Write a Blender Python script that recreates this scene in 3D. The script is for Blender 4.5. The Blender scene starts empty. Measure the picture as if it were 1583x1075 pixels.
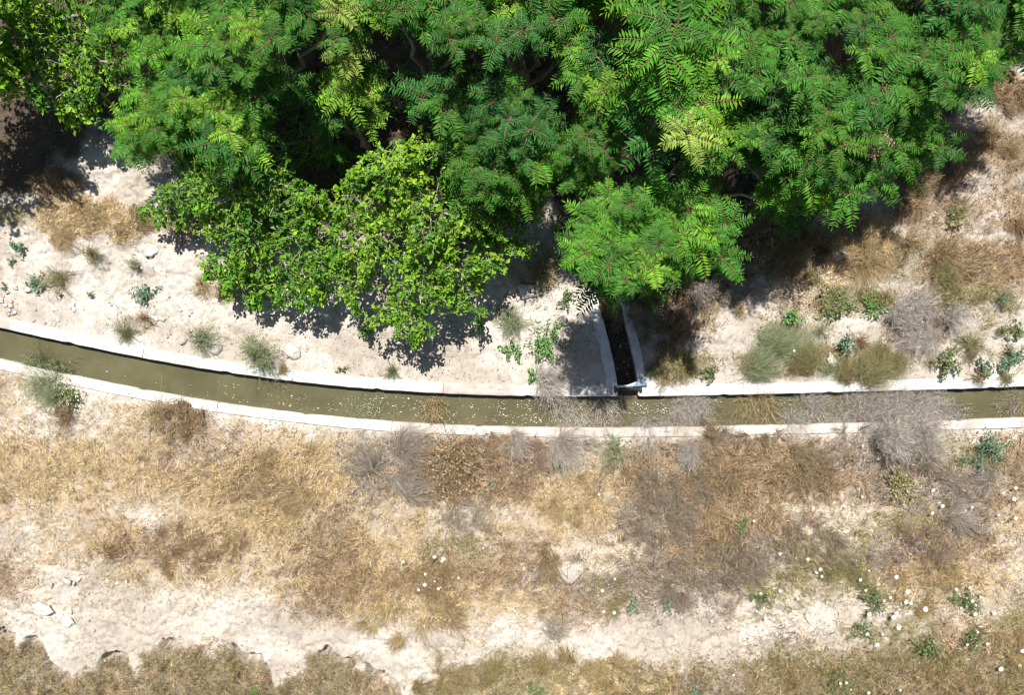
import bpy, bmesh, math
import numpy as np
from mathutils import Vector

S = bpy.context.scene
R = np.random.default_rng(7)
# ------------------------------------------------------------------ camera, sky, sun, exposure
H = 16.0                    # camera height over the canal, m
PX = 0.012                  # metres on the ground for one pixel of the 1583-wide photograph
cam = bpy.data.cameras.new('camera'); camo = bpy.data.objects.new('camera', cam)
S.collection.objects.link(camo); S.camera = camo
camo.location = (0, 0, H); camo.rotation_euler = (0, 0, 0)
cam.sensor_width = 36.0; cam.lens = 36.0 * H / (1583 * PX); cam.clip_end = 2000.0
SUN_EL, SUN_AZ = 68.0, 5.0  # azimuth: degrees west of straight up the picture
to_sun = Vector((-math.sin(math.radians(SUN_AZ)) * math.cos(math.radians(SUN_EL)),
                 math.cos(math.radians(SUN_AZ)) * math.cos(math.radians(SUN_EL)), math.sin(math.radians(SUN_EL))))
sun = bpy.data.lights.new('sun', 'SUN'); suno = bpy.data.objects.new('sun', sun); S.collection.objects.link(suno)
sun.energy = 5.0; sun.angle = math.radians(0.53); sun.color = (1.0, 0.965, 0.91)
suno.rotation_euler = to_sun.to_track_quat('Z', 'Y').to_euler(); suno.location = to_sun * 30
w = bpy.data.worlds.new('World'); S.world = w; w.use_nodes = True
nt = w.node_tree; bg = nt.nodes['Background']
sky = nt.nodes.new('ShaderNodeTexSky'); sky.sky_type = 'NISHITA'; sky.sun_disc = False
sky.sun_elevation = math.radians(SUN_EL); sky.sun_rotation = math.radians(-SUN_AZ)
nt.links.new(sky.outputs[0], bg.inputs[0]); bg.inputs[1].default_value = 0.05
S.view_settings.view_transform = 'Standard'; S.view_settings.look = 'None'
S.view_settings.exposure = 0.5; S.view_settings.gamma = 1.0
S.render.engine = 'CYCLES'; S.cycles.filter_width = 1.1

# ------------------------------------------------------------------ helpers
def W(px, py, z=0.0):
    """point of the place seen at a pixel of the photograph, at height z"""
    f = PX * (1 - np.asarray(z, float) / H)
    return (np.asarray(px, float) - 791.5) * f, (537.5 - np.asarray(py, float)) * f
def lin(r, g, b):
    return tuple(((c / 255) / 12.92 if c / 255 <= 0.04045 else ((c / 255 + 0.055) / 1.055) ** 2.4) for c in (r, g, b))
_tab = [np.random.default_rng(100 + i).random((256, 256)) for i in range(12)]
def vn(x, y, s=0):
    xi = np.floor(x).astype(int); yi = np.floor(y).astype(int); fx = x - xi; fy = y - yi
    fx = fx * fx * (3 - 2 * fx); fy = fy * fy * (3 - 2 * fy); t = _tab[s % 12]
    a = t[xi & 255, yi & 255]; b = t[(xi + 1) & 255, yi & 255]; c = t[xi & 255, (yi + 1) & 255]; d = t[(xi + 1) & 255, (yi + 1) & 255]
    return (a * (1 - fx) + b * fx) * (1 - fy) + (c * (1 - fx) + d * fx) * fy
def fbm(x, y, sc, octs=4, s=0, gain=0.5):
    x = np.asarray(x, float); y = np.asarray(y, float)
    r = 0; a = 1; t = 0
    for o in range(octs):
        r = r + a * vn(x * sc + 17.3 * o + 31 * s, y * sc - 9.1 * o + 7 * s, s + o); t += a; a *= gain; sc *= 2.03
    return r / t
def sstep(a, b, x):
    t = np.clip((x - a) / (b - a), 0, 1); return t * t * (3 - 2 * t)
def nrm(v):
    return v / np.maximum(np.linalg.norm(v, axis=-1, keepdims=True), 1e-9)

def reseed(label):
    global R
    R = np.random.default_rng(sum((i + 1) * ord(c) for i, c in enumerate(label)))

class MB:
    """collects vertices, faces and a colour per vertex"""
    def __init__(s): s.V = []; s.F = []; s.C = []; s.n = 0
    def add(s, V, F, C):
        V = np.asarray(V, float).reshape(-1, 3); F = np.asarray(F, int)
        C = np.asarray(C, float)
        if C.ndim == 1: C = np.tile(C, (len(V), 1))
        s.V.append(V); s.F.append(F + s.n); s.C.append(C.reshape(-1, 3)); s.n += len(V)
    def build(s, name, mat, parent=None, loc=None, smooth=False):
        me = bpy.data.meshes.new(name)
        V = np.concatenate(s.V); C = np.concatenate(s.C)
        if loc is not None: V = V - np.asarray(loc)
        loops = np.concatenate([f.ravel() for f in s.F])
        tot = np.concatenate([np.full(len(f), f.shape[1]) for f in s.F])
        st = np.concatenate([[0], np.cumsum(tot)[:-1]])
        me.vertices.add(len(V)); me.vertices.foreach_set('co', V.astype(np.float32).ravel())
        me.loops.add(len(loops)); me.loops.foreach_set('vertex_index', loops.astype(np.int32))
        me.polygons.add(len(tot)); me.polygons.foreach_set('loop_start', st.astype(np.int32))
        me.polygons.foreach_set('loop_total', tot.astype(np.int32))
        if smooth: me.polygons.foreach_set('use_smooth', np.ones(len(tot), bool))
        ca = me.color_attributes.new('Col', 'FLOAT_COLOR', 'POINT')
        ca.data.foreach_set('color', np.concatenate([C, np.ones((len(C), 1))], 1).astype(np.float32).ravel())
        me.update(calc_edges=True); me.materials.append(mat)
        o = bpy.data.objects.new(name, me); S.collection.objects.link(o)
        if parent is not None: o.parent = parent
        return o
def tag(o, label=None, cat=None, group=None, kind=None):
    for k, v in (('label', label), ('category', cat), ('group', group), ('kind', kind)):
        if v: o[k] = v
    return o
def thing(name, loc, label, cat, group=None):
    o = bpy.data.objects.new(name, None); o.location = loc; o.empty_display_size = 0.1
    S.collection.objects.link(o); return tag(o, label, cat, group)

def leaves(mb, P, D, N, L, Wd, C, fold=0.12, wide=0.38):
    """folded pointed leaves: base P, direction D, rough normal N"""
    D = nrm(D); T = nrm(np.cross(D, N)); N = nrm(np.cross(T, D))
    L = np.broadcast_to(L, len(P))[:, None]; Wd = np.broadcast_to(Wd, len(P))[:, None]
    m = P + D * L * wide + N * Wd * fold * 2
    V = np.stack([P, m + T * Wd * 0.5, P + D * L - N * L * 0.08, m - T * Wd * 0.5], 1)
    i = np.arange(len(P))[:, None] * 4
    F = np.concatenate([i + [0, 1, 2], i + [0, 2, 3]])
    mb.add(V, F, np.repeat(C, 4, 0))
def blades(mb, P, D, L, Wd, C, droop=0.0):
    """thin tapering straws: one bend"""
    D = nrm(D); n = len(P); rv = nrm(R.normal(size=(n, 3))); T = nrm(np.cross(D, rv))
    L = np.broadcast_to(L, n)[:, None]; Wd = np.broadcast_to(Wd, n)[:, None]
    m = P + D * L * 0.55; e = P + D * L; e = e - np.array([0, 0, 1]) * L * droop
    V = np.stack([P - T * Wd * .5, P + T * Wd * .5, m + T * Wd * .4, m - T * Wd * .4, e], 1)
    i = np.arange(n)[:, None] * 5
    mb.add(V, np.concatenate([i + [0, 1, 2], i + [0, 2, 3], i + [3, 2, 4]]), np.repeat(C, 5, 0))
def tube(mb, pts, rad, col, sides=6):
    pts = np.asarray(pts, float); rad = np.broadcast_to(rad, len(pts)); n = len(pts)
    tg = nrm(np.gradient(pts, axis=0)); up = np.array([0.31, 0.17, 0.93]); a = nrm(np.cross(tg, up)); b = np.cross(tg, a)
    th = np.linspace(0, 2 * np.pi, sides, endpoint=False)
    V = pts[:, None] + rad[:, None, None] * (np.cos(th)[None, :, None] * a[:, None] + np.sin(th)[None, :, None] * b[:, None])
    F = []
    for i in range(n - 1):
        for k in range(sides):
            F.append([i * sides + k, i * sides + (k + 1) % sides, (i + 1) * sides + (k + 1) % sides, (i + 1) * sides + k])
    mb.add(V.reshape(-1, 3), F, col)
    mb.add(V[-1], [list(range(sides))], col); mb.add(V[0], [list(range(sides))[::-1]], col)
def strands(mb, P, Q, sag, w0, w1, C, seg=4):
    """bent 3-sided twigs from P to Q, seg pieces each"""
    n = len(P); d = Q - P; L = np.linalg.norm(d, axis=1, keepdims=True)
    off = np.asarray(sag)
    T = nrm(np.cross(nrm(d), nrm(R.normal(size=(n, 3))))); B = np.cross(nrm(d), T)
    rings = []
    pts = []
    for k in range(seg + 1):
        t = k / seg
        p = P + d * t + off * (4 * t * (1 - t)) + (R.normal(size=(n, 3)) * L * 0.03 if 0 < k < seg else 0)
        pts.append(p)
        wd = (np.broadcast_to(w0, n) * (1 - t) + np.broadcast_to(w1, n) * t)[:, None] * .58
        for j in range(3):
            a = 2.094 * j; rings.append(p + (T * math.cos(a) + B * math.sin(a)) * wd)
    V = np.stack(rings, 1); m = 3 * (seg + 1); i = np.arange(n)[:, None] * m
    F = []
    for k in range(seg):
        for j in range(3):
            a = k * 3 + j; b = k * 3 + (j + 1) % 3; F.append(i + [a, b, b + 3, a + 3])
    mb.add(V, np.concatenate(F), np.repeat(C, m, 0))
    return np.stack(pts, 1)
def vary(n, base, amt=0.15, hue=0.06):
    b = np.asarray(base, float); v = (1 + R.normal(size=(n, 1)) * amt).clip(0.35, 1.9)
    return (b * v * (1 + R.normal(size=(n, 3)) * hue)).clip(0.004, 0.9)
def pick(n, cols, wts, amt=0.15, hue=0.05):
    w_ = np.asarray(wts, float); k = R.choice(len(cols), n, p=w_ / w_.sum())
    return (np.asarray(cols)[k] * (1 + R.normal(size=(n, 1)) * amt).clip(0.35, 1.9) * (1 + R.normal(size=(n, 3)) * hue)).clip(0.004, 0.9)

# ------------------------------------------------------------------ materials
def mat(name):
    m = bpy.data.materials.new(name); m.use_nodes = True; t = m.node_tree
    b = t.nodes['Principled BSDF']; return m, t, b
def colmat(name, rough=0.7, spec=0.3, transl=0.0, noise=0.0, nscale=40.0):
    m, t, b = mat(name); a = t.nodes.new('ShaderNodeAttribute'); a.attribute_name = 'Col'
    src = a.outputs['Color']
    if noise:
        tc = t.nodes.new('ShaderNodeTexCoord'); n = t.nodes.new('ShaderNodeTexNoise'); n.inputs['Scale'].default_value = nscale
        n.inputs['Detail'].default_value = 6
        t.links.new(tc.outputs['Object'], n.inputs['Vector'])
        mr = t.nodes.new('ShaderNodeMapRange'); mr.inputs[1].default_value = .3; mr.inputs[2].default_value = .7
        mr.inputs[3].default_value = 1 - noise; mr.inputs[4].default_value = 1 + noise
        t.links.new(n.outputs['Fac'], mr.inputs[0])
        vm = t.nodes.new('ShaderNodeVectorMath'); vm.operation = 'SCALE'
        t.links.new(src, vm.inputs[0]); t.links.new(mr.outputs[0], vm.inputs['Scale']); src = vm.outputs[0]
        bp = t.nodes.new('ShaderNodeBump'); bp.inputs['Strength'].default_value = .5; bp.inputs['Distance'].default_value = .02
        t.links.new(n.outputs['Fac'], bp.inputs['Height']); t.links.new(bp.outputs[0], b.inputs['Normal'])
    t.links.new(src, b.inputs['Base Color']); b.inputs['Roughness'].default_value = rough
    b.inputs['Specular IOR Level'].default_value = spec
    if transl:
        tr = t.nodes.new('ShaderNodeBsdfTranslucent'); mx = t.nodes.new('ShaderNodeMixShader'); mx.inputs[0].default_value = transl
        hs = t.nodes.new('ShaderNodeMix'); hs.data_type = 'RGBA'; hs.blend_type = 'MULTIPLY'; hs.inputs[0].default_value = 1
        hs.inputs[7].default_value = (1.15, 1.3, 0.4, 1)
        t.links.new(src, hs.inputs[6]); t.links.new(hs.outputs[2], tr.inputs[0])
        t.links.new(b.outputs[0], mx.inputs[1]); t.links.new(tr.outputs[0], mx.inputs[2])
        t.links.new(mx.outputs[0], t.nodes['Material Output'].inputs[0])
    return m
M_leaf = colmat('leaf', 0.5, 0.3, 0.32)
M_feather = colmat('feathery_leaf', 0.5, 0.28, 0.3)
M_weed = colmat('weed_leaf', 0.55, 0.35, 0.15)
M_bark = colmat('bark', 0.85, 0.2, 0, 0.35, 30)
M_dry = colmat('dry_stalk', 0.8, 0.15)
M_bloom = colmat('bloom', 0.8, 0.1, 0.1)
M_stone = colmat('stone', 0.9, 0.2, 0, 0.22, 22)
M_pebble = colmat('pebble', 0.9, 0.15)

# soil
M_soil, t, b = mat('soil')
at = t.nodes.new('ShaderNodeAttribute'); at.attribute_name = 'Col'
tc = t.nodes.new('ShaderNodeTexCoord')
def noise(scale, detail=5, rough=.6):
    n = t.nodes.new('ShaderNodeTexNoise'); n.inputs['Scale'].default_value = scale; n.inputs['Detail'].default_value = detail
    n.inputs['Roughness'].default_value = rough; t.links.new(tc.outputs['Object'], n.inputs['Vector']); return n
n1 = noise(3.2, 8, .65); n2 = noise(45, 6, .7)
def rng(src, a, b_, c, d):
    m = t.nodes.new('ShaderNodeMapRange'); t.links.new(src, m.inputs[0])
    for i, v in enumerate((a, b_, c, d)): m.inputs[i + 1].default_value = v
    return m.outputs[0]
mu = t.nodes.new('ShaderNodeMath'); mu.operation = 'MULTIPLY'
t.links.new(rng(n1.outputs['Fac'], .3, .7, .88, 1.1), mu.inputs[0]); t.links.new(rng(n2.outputs['Fac'], .25, .75, .84, 1.14), mu.inputs[1])
vm = t.nodes.new('ShaderNodeVectorMath'); vm.operation = 'SCALE'; t.links.new(at.outputs['Color'], vm.inputs[0]); t.links.new(mu.outputs[0], vm.inputs['Scale'])
t.links.new(vm.outputs[0], b.inputs['Base Color']); b.inputs['Roughness'].default_value = .95; b.inputs['Specular IOR Level'].default_value = .1
bp = t.nodes.new('ShaderNodeBump'); bp.inputs['Strength'].default_value = .55; bp.inputs['Distance'].default_value = .03
t.links.new(n2.outputs['Fac'], bp.inputs['Height']); t.links.new(bp.outputs[0], b.inputs['Normal'])
# concrete
M_conc, t, b = mat('concrete')
at = t.nodes.new('ShaderNodeAttribute'); at.attribute_name = 'Col'; tc = t.nodes.new('ShaderNodeTexCoord')
n1 = noise(5, 8, .7); n2 = noise(60, 6, .7)
mu = t.nodes.new('ShaderNodeMath'); mu.operation = 'MULTIPLY'
t.links.new(rng(n1.outputs['Fac'], .3, .6, .78, 1.05), mu.inputs[0]); t.links.new(rng(n2.outputs['Fac'], .3, .7, .92, 1.05), mu.inputs[1])
vm = t.nodes.new('ShaderNodeVectorMath'); vm.operation = 'SCALE'; t.links.new(at.outputs['Color'], vm.inputs[0]); t.links.new(mu.outputs[0], vm.inputs['Scale'])
t.links.new(vm.outputs[0], b.inputs['Base Color']); b.inputs['Roughness'].default_value = .85; b.inputs['Specular IOR Level'].default_value = .2
bp = t.nodes.new('ShaderNodeBump'); bp.inputs['Strength'].default_value = .4; bp.inputs['Distance'].default_value = .008
t.links.new(n2.outputs['Fac'], bp.inputs['Height']); t.links.new(bp.outputs[0], b.inputs['Normal'])
# murky water
M_water, t, b = mat('murky_water')
tc = t.nodes.new('ShaderNodeTexCoord'); n1 = noise(1.6, 4, .6); n2 = noise(9, 3, .5)
cr = t.nodes.new('ShaderNodeValToRGB'); cr.color_ramp.elements[0].position = .32; cr.color_ramp.elements[1].position = .68
cr.color_ramp.elements[0].color = (.088, .080, .042, 1); cr.color_ramp.elements[1].color = (.128, .116, .063, 1)
t.links.new(n1.outputs['Fac'], cr.inputs[0]); t.links.new(cr.outputs[0], b.inputs['Base Color'])
b.inputs['Roughness'].default_value = .07; b.inputs['IOR'].default_value = 1.33
bp = t.nodes.new('ShaderNodeBump'); bp.inputs['Strength'].default_value = .12; bp.inputs['Distance'].default_value = .02
t.links.new(n2.outputs['Fac'], bp.inputs['Height']); t.links.new(bp.outputs[0], b.inputs['Normal'])
def plain(name, col, rough=.6, metal=0.0):
    m, t, b = mat(name); b.inputs['Roughness'].default_value = rough; b.inputs['Metallic'].default_value = metal
    tc = t.nodes.new('ShaderNodeTexCoord'); n = t.nodes.new('ShaderNodeTexNoise'); n.inputs['Scale'].default_value = 18; n.inputs['Detail'].default_value = 6
    t.links.new(tc.outputs['Object'], n.inputs['Vector']); cr = t.nodes.new('ShaderNodeValToRGB')
    cr.color_ramp.elements[0].position = .35; cr.color_ramp.elements[1].position = .65
    cr.color_ramp.elements[0].color = tuple(c * .7 for c in col) + (1,); cr.color_ramp.elements[1].color = tuple(min(c * 1.12, .9) for c in col) + (1,)
    t.links.new(n.outputs['Fac'], cr.inputs[0]); t.links.new(cr.outputs[0], b.inputs['Base Color']); return m

# ------------------------------------------------------------------ the lie of the land
_cx = np.array([0, 115, 260, 350, 530, 680, 830, 950, 1053, 1370, 1583.]); _cy = np.array([531.5, 556.5, 585, 601, 621, 632, 638, 637.5, 635.5, 629, 622.])
_pf = np.polyfit((_cx - 791.5) / 791.5, _cy, 5)
def canal_y(x):
    p = np.asarray(x, float) / PX; u = p / 791.5; uc = np.clip(u, -1, 1)
    y = np.polyval(_pf, uc); d = np.polyval(np.polyder(_pf), uc); d = np.clip(d, -160, 160)
    return (537.5 - (y + (u - uc) * d)) * PX
def canal_cos(x):
    e = .01; s = (canal_y(x + e) - canal_y(x - e)) / (2 * e); return 1 / np.sqrt(1 + s * s)
def cd(x, y): return (y - canal_y(x)) * canal_cos(x)          # distance to the canal's middle line, north positive
HALF, WN, WS, CEND = 0.288, 0.205, 0.185, 13.7
_iy = np.array([640, 600, 585, 560, 534, 520, 480, 440, 400]); _ix = np.array([971, 970.5, 969, 964.5, 958.5, 955, 945, 935, 925.])
def inlet_x(y): return (np.interp(-np.asarray(y), (_iy - 537.5) [::-1] * PX, _ix[::-1]) - 791.5) * PX
IH, ITOP = 0.19, (537.5 - 430) * PX
_ex = np.array([-500, -200, 0, 21, 52, 63, 71, 94, 130, 164, 202, 225, 244, 262, 297, 314, 349, 373, 401, 412, 425, 450, 475, 502, 530, 551, 582, 614, 630, 700, 3000.])
_ey = np.array([960, 970, 976, 988, 990, 1003, 1026, 1045, 1040, 1009, 1026, 1010, 990, 997, 997, 988, 997, 1007, 1019, 1035, 1075, 1060, 1015, 1003, 1020, 1024, 1042, 1060, 1130, 1300, 1500.])
# dry cover: density 0-9 and kind (s straw, b brown, g grey, o olive, p pale) on a grid of the photograph
GX = np.arange(0, 1601, 100)
GY = [655, 700, 750, 800, 850, 900, 945, 985, 1020, 1050, 1110]
GR = ['4s 2p 4s 5b 4s 2p 3g 4b 2p 3o 2p 5b 5b 5g 6g 3p 6b',
      '7s 7s 6s 5b 7s 6s 7g 8b 6b 4p 7b 8b 7b 6g 7g 6o 7b',
      '6s 7s 6s 6s 9b 9s 7g 8b 8b 6s 8b 9b 9b 8b 8g 7g 6b',
      '3s 5s 2s 5s 7s 9b 4s 5p 3s 7s 9g 9b 8b 3p 7o 7g 4s',
      '2p 4s 7b 8b 5s 9b 6s 6o 5b 5p 9g 8b 9g 7o 8g 7b 4p',
      '6b 2p 3s 5s 4s 9b 9b 8b 7b 6g 9g 9g 6o 5o 6s 7s 5p',
      '1p 1p 1p 1p 1p 6b 8s 7s 6s 5b 2g 4g 3o 2p 4o 4p 6o',
      '3p 1p 1p 1p 1p 1p 1p 1p 1p 1p 0p 1p 2g 3p 6o 6b 8o',
      '7o 3p 4p 7b 4p 3p 2p 3o 4o 3o 2s 3g 6o 7o 8o 8b 9o',
      '9o 7o 9o 9b 6o 9o 7s 9o 9o 9s 8s 7g 9b 9o 9b 9b 9o',
      '9o 9o 9o 9b 9o 9o 9s 9s 9o 9s 9s 8g 9b 9o 9b 9b 9o']
KINDS = 'sbgop'
GD = np.array([[int(c[0]) / 9 for c in r.split()] for r in GR]); GK = np.array([[KINDS.index(c[1]) for c in r.split()] for r in GR])
# patches north of the canal: x, y, rx, ry, density, kind
NB = [(130, 335, 75, 38, .95, 's'), (85, 285, 38, 30, .8, 'b'), (200, 355, 40, 30, .8, 's'), (285, 350, 40, 26, .55, 'b'), (15, 335, 40, 20, .6, 'o'),
      (390, 440, 70, 25, .6, 's'), (1190, 375, 55, 60, .85, 's'), (1245, 400, 40, 50, .9, 'b'), (1320, 385, 75, 60, .8, 's'), (1450, 245, 80, 65, .85, 'b'), (1540, 230, 60, 50, .7, 'b'),
      (1400, 300, 60, 35, .7, 'b'), (1500, 330, 80, 40, .55, 'b'), (1570, 340, 40, 40, .8, 'b'), (1540, 140, 60, 22, .9, 'b'), (1500, 410, 100, 50, .85, 'b'), (1440, 340, 70, 40, .5, 'b'), (1550, 300, 50, 40, .5, 'b'), (1250, 450, 100, 40, .5, 's'), (1530, 480, 60, 40, .45, 'o'), (1230, 500, 80, 30, .3, 'o'), (1400, 400, 60, 40, .5, 'o'),
      (1310, 460, 85, 28, .75, 'o'), (1420, 500, 50, 60, .75, 'g'), (1480, 455, 70, 30, .85, 'o'), (1570, 430, 40, 40, .6, 'b'), (1060, 560, 60, 30, .7, 'o'),
      (1150, 440, 60, 35, .4, 'g'), (1060, 470, 70, 60, .7, 'b'), (1350, 560, 60, 28, .5, 's'), (1180, 560, 70, 25, .5, 'o'), (1260, 560, 60, 24, .6, 'o'),
      (840, 430, 30, 45, .5, 'o'), (1560, 560, 35, 18, .35, 'o'), (560, 590, 70, 10, .25, 'o'), (210, 505, 40, 14, .45, 'o'), (800, 420, 30, 30, .4, 's')]
def edge(px, py, x, y):
    ye = np.interp(px, _ex, _ey) + (fbm(x, y, 6, 3, 9) - .5) * 16 + (fbm(x, y, 22, 3, 5) - .5) * 12
    wl = np.zeros_like(px)
    for (a_, b_) in ((-400, 12), (38, 98), (154, 186), (250, 268), (362, 418), (494, 536), (570, 618)): wl = np.maximum(wl, sstep(a_ - 8, a_ + 4, px) * (1 - sstep(b_ - 4, b_ + 8, px)))
    return py - ye, wl
def cover(x, y):
    """density and kind of the dry cover at ground points"""
    px = x / PX + 791.5; py = 537.5 - y / PX
    wob = (fbm(x, y, 1.3, 4, 3) - .5) * 90; wob2 = (fbm(x, y, 1.5, 4, 5) - .5) * 70
    qx = np.clip((px + wob) / 100, 0, 15.999); qy = np.interp(py + wob2 * .5, GY, np.arange(len(GY))); qy = np.clip(qy, 0, len(GY) - 1.001)
    i = qx.astype(int); j = qy.astype(int); fx = qx - i; fy = qy - j
    d = (GD[j, i] * (1 - fx) + GD[j, i + 1] * fx) * (1 - fy) + (GD[j + 1, i] * (1 - fx) + GD[j + 1, i + 1] * fx) * fy
    rx = (vn(x * 9, y * 9, 2)) > fx; ry = vn(x * 9, y * 9, 4) > fy
    k = GK[np.where(ry, j, j + 1), np.where(rx, i, i + 1)]
    dn = cd(x, y); north = dn > 0
    dd = np.full_like(d, 0.03); kk = np.full(k.shape, 4)
    for (bx, by, ax, ay, v, c) in NB:
        e = np.sqrt(((px - bx + wob * .5) / ax) ** 2 + ((py - by + wob2 * .5) / ay) ** 2)
        f = v * (1 - sstep(.6, 1.15, e)); kk = np.where(f > dd, KINDS.index(c), kk); dd = np.maximum(dd, f)
    out = px > 1650; dd = np.where(out, .5, dd)
    d = np.where(north, dd, d); k = np.where(north, kk, k)
    q, wl = edge(px, py, x, y); soft = (fbm(x, y, 3, 4, 11) - .5) * 55; west = 1 - sstep(590, 690, px + wob)
    inside = sstep(-10, 22, q + soft * (1 - wl)) * (1 - wl * (1 - sstep(9, 16, q)))
    d = np.where(~north, d * (1 - west * sstep(960, 990, py)) + .95 * inside * west * sstep(960, 990, py), d)
    k = np.where(~north & (west > .5) & (inside > .3) & (py > 980), np.where(fbm(x, y, 1.2, 3, 2) + .25 * vn(x * 12, y * 12, 1) > .64, 1, 5), k)
    k = np.where(~north & (py > 1005 + wob2 * .4) & (vn(x * 14, y * 14, 6) > .42) & (k != 4), 5, k)
    d = d * sstep(HALF + .1, HALF + .36, np.abs(dn))
    return d, k
def G(x, y, fine=True):
    """height of the ground"""
    x = np.asarray(x, float); y = np.asarray(y, float)
    dn = cd(x, y); a = np.maximum(np.abs(dn) - .55, 0)
    px = x / PX + 791.5; py = 537.5 - y / PX
    z = np.where(dn > 0, .05 * np.minimum(a, 12), -.012 * np.minimum(a, 8))
    amp = sstep(0, .9, a)
    z = z + (fbm(x, y, .7, 3, 1) - .5) * .22 * amp
    z = z + (fbm(x, y, 4.0, 4, 6, .55) - .5) * .085 * (.25 + .75 * amp)
    if fine:
        rough = sstep(.42, .62, fbm(x, y, .9, 3, 8)) * .7 + .3
        z = z - .05 * (1 - np.abs(fbm(x, y, 2.6, 4, 2, .6) * 2 - 1)) ** 8 * (.3 + .7 * amp) + (fbm(x, y, 14, 3, 4, .6) - .5) * .06 * rough * (.3 + .7 * amp)
    q, wl = edge(px, py, x, y); wl = wl * (dn < 0)
    z = z - wl * sstep(-1, 1.2, q) * (.4 * np.exp(-(np.maximum(q, 0) / 11) ** 2) + .07)
    z = z + (dn < 0) * .10 * sstep(5, 60, q) * sstep(990, 1010, py) + (dn < 0) * (fbm(x, y, 30, 2, 3) - .5) * .02 * sstep(0, .9, a)
    # carve the canal and the side channel
    ends = (np.abs(x) < CEND)
    inl = (y > canal_y(x) + .25) & (y < ITOP + .02) & (np.abs(x - inlet_x(y)) < IH + .09)
    z = np.where(inl, -.33 + (fbm(x, y, 9, 3, 2) - .5) * .09, z)
    z = np.where((dn < HALF + WN * .5) & (dn > -HALF - WS * .5) & ends, -.75, z)
    side = (np.abs(dn) < .75) & ~((dn < HALF + WN * .5) & (dn > -HALF - WS * .5)) & ~inl
    z = np.where(side, np.minimum(z, .012), z)
    return z
def GW(px, py):
    """ground point seen at a pixel"""
    z = np.zeros_like(np.asarray(px, float))
    for _ in range(3):
        x, y = W(px, py, z); z = G(x, y, False); z = np.maximum(z, -.4)
    return x, y, z

xs = np.concatenate([-np.geomspace(14.5, 300, 22)[::-1], np.arange(-14, 14.001, .025), np.geomspace(14.5, 300, 22)])
ys = np.concatenate([-np.geomspace(8.5, 300, 24)[::-1], np.arange(-8, 8.001, .025), np.geomspace(8.5, 300, 24)])
X, Y = np.meshgrid(xs, ys); Z = G(X, Y); nx, ny = len(xs), len(ys)
den, kd = cover(X.ravel(), Y.ravel())
soil = np.array([.47, .41, .345]); pale = np.array([.60, .54, .475]); dark = np.array([.36, .31, .26])
xr, yr = X.ravel(), Y.ravel()
f1 = sstep(.4, .65, fbm(xr, yr, .8, 4, 2))[:, None]; f2 = sstep(.5, .72, fbm(xr, yr, 2.5, 4, 7))[:, None]
f3 = sstep(.55, .7, fbm(xr, yr, 16, 3, 3, .6))[:, None]; col = soil * (1 - f1) + pale * f1; col = col * (1 - .22 * f3); col = col * (1 - .5 * f2) + dark * .5 * f2
lit = np.array([[.42, .31, .17], [.32, .225, .135], [.31, .255, .195], [.27, .225, .12], [.52, .45, .35], [.21, .17, .095]])[kd]
g = (sstep(.15, .85, den + (fbm(xr, yr, 7, 4, 10, .7) - .5) * 1.3) * .75)[:, None]
col = col * (1 - g) + lit * g
pxr = xr / PX + 791.5; pyr = 537.5 - yr / PX
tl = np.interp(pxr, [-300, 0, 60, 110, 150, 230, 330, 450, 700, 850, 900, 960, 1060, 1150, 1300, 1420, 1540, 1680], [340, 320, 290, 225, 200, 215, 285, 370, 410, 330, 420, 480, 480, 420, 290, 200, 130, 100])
litter_shade = (sstep(25, -25, pyr - tl + (fbm(xr, yr, 1.6, 4, 4) - .5) * 130))[:, None] * .95
col = col * (1 - litter_shade) + np.array([.085, .062, .04]) * litter_shade  # leaf litter with the shade of the crowns painted into the soil colour
bedc = np.array([.10, .08, .06]); inb = ((Z.ravel() < -.2) & (yr > -1.3))[:, None]; col = np.where(inb, bedc, col)
ii = (np.arange(ny - 1)[:, None] * nx + np.arange(nx - 1)[None, :]).ravel()[:, None]
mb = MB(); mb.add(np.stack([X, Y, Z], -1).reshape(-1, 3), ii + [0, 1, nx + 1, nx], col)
tag(mb.build('ground', M_soil, smooth=True), kind='structure')

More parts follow.
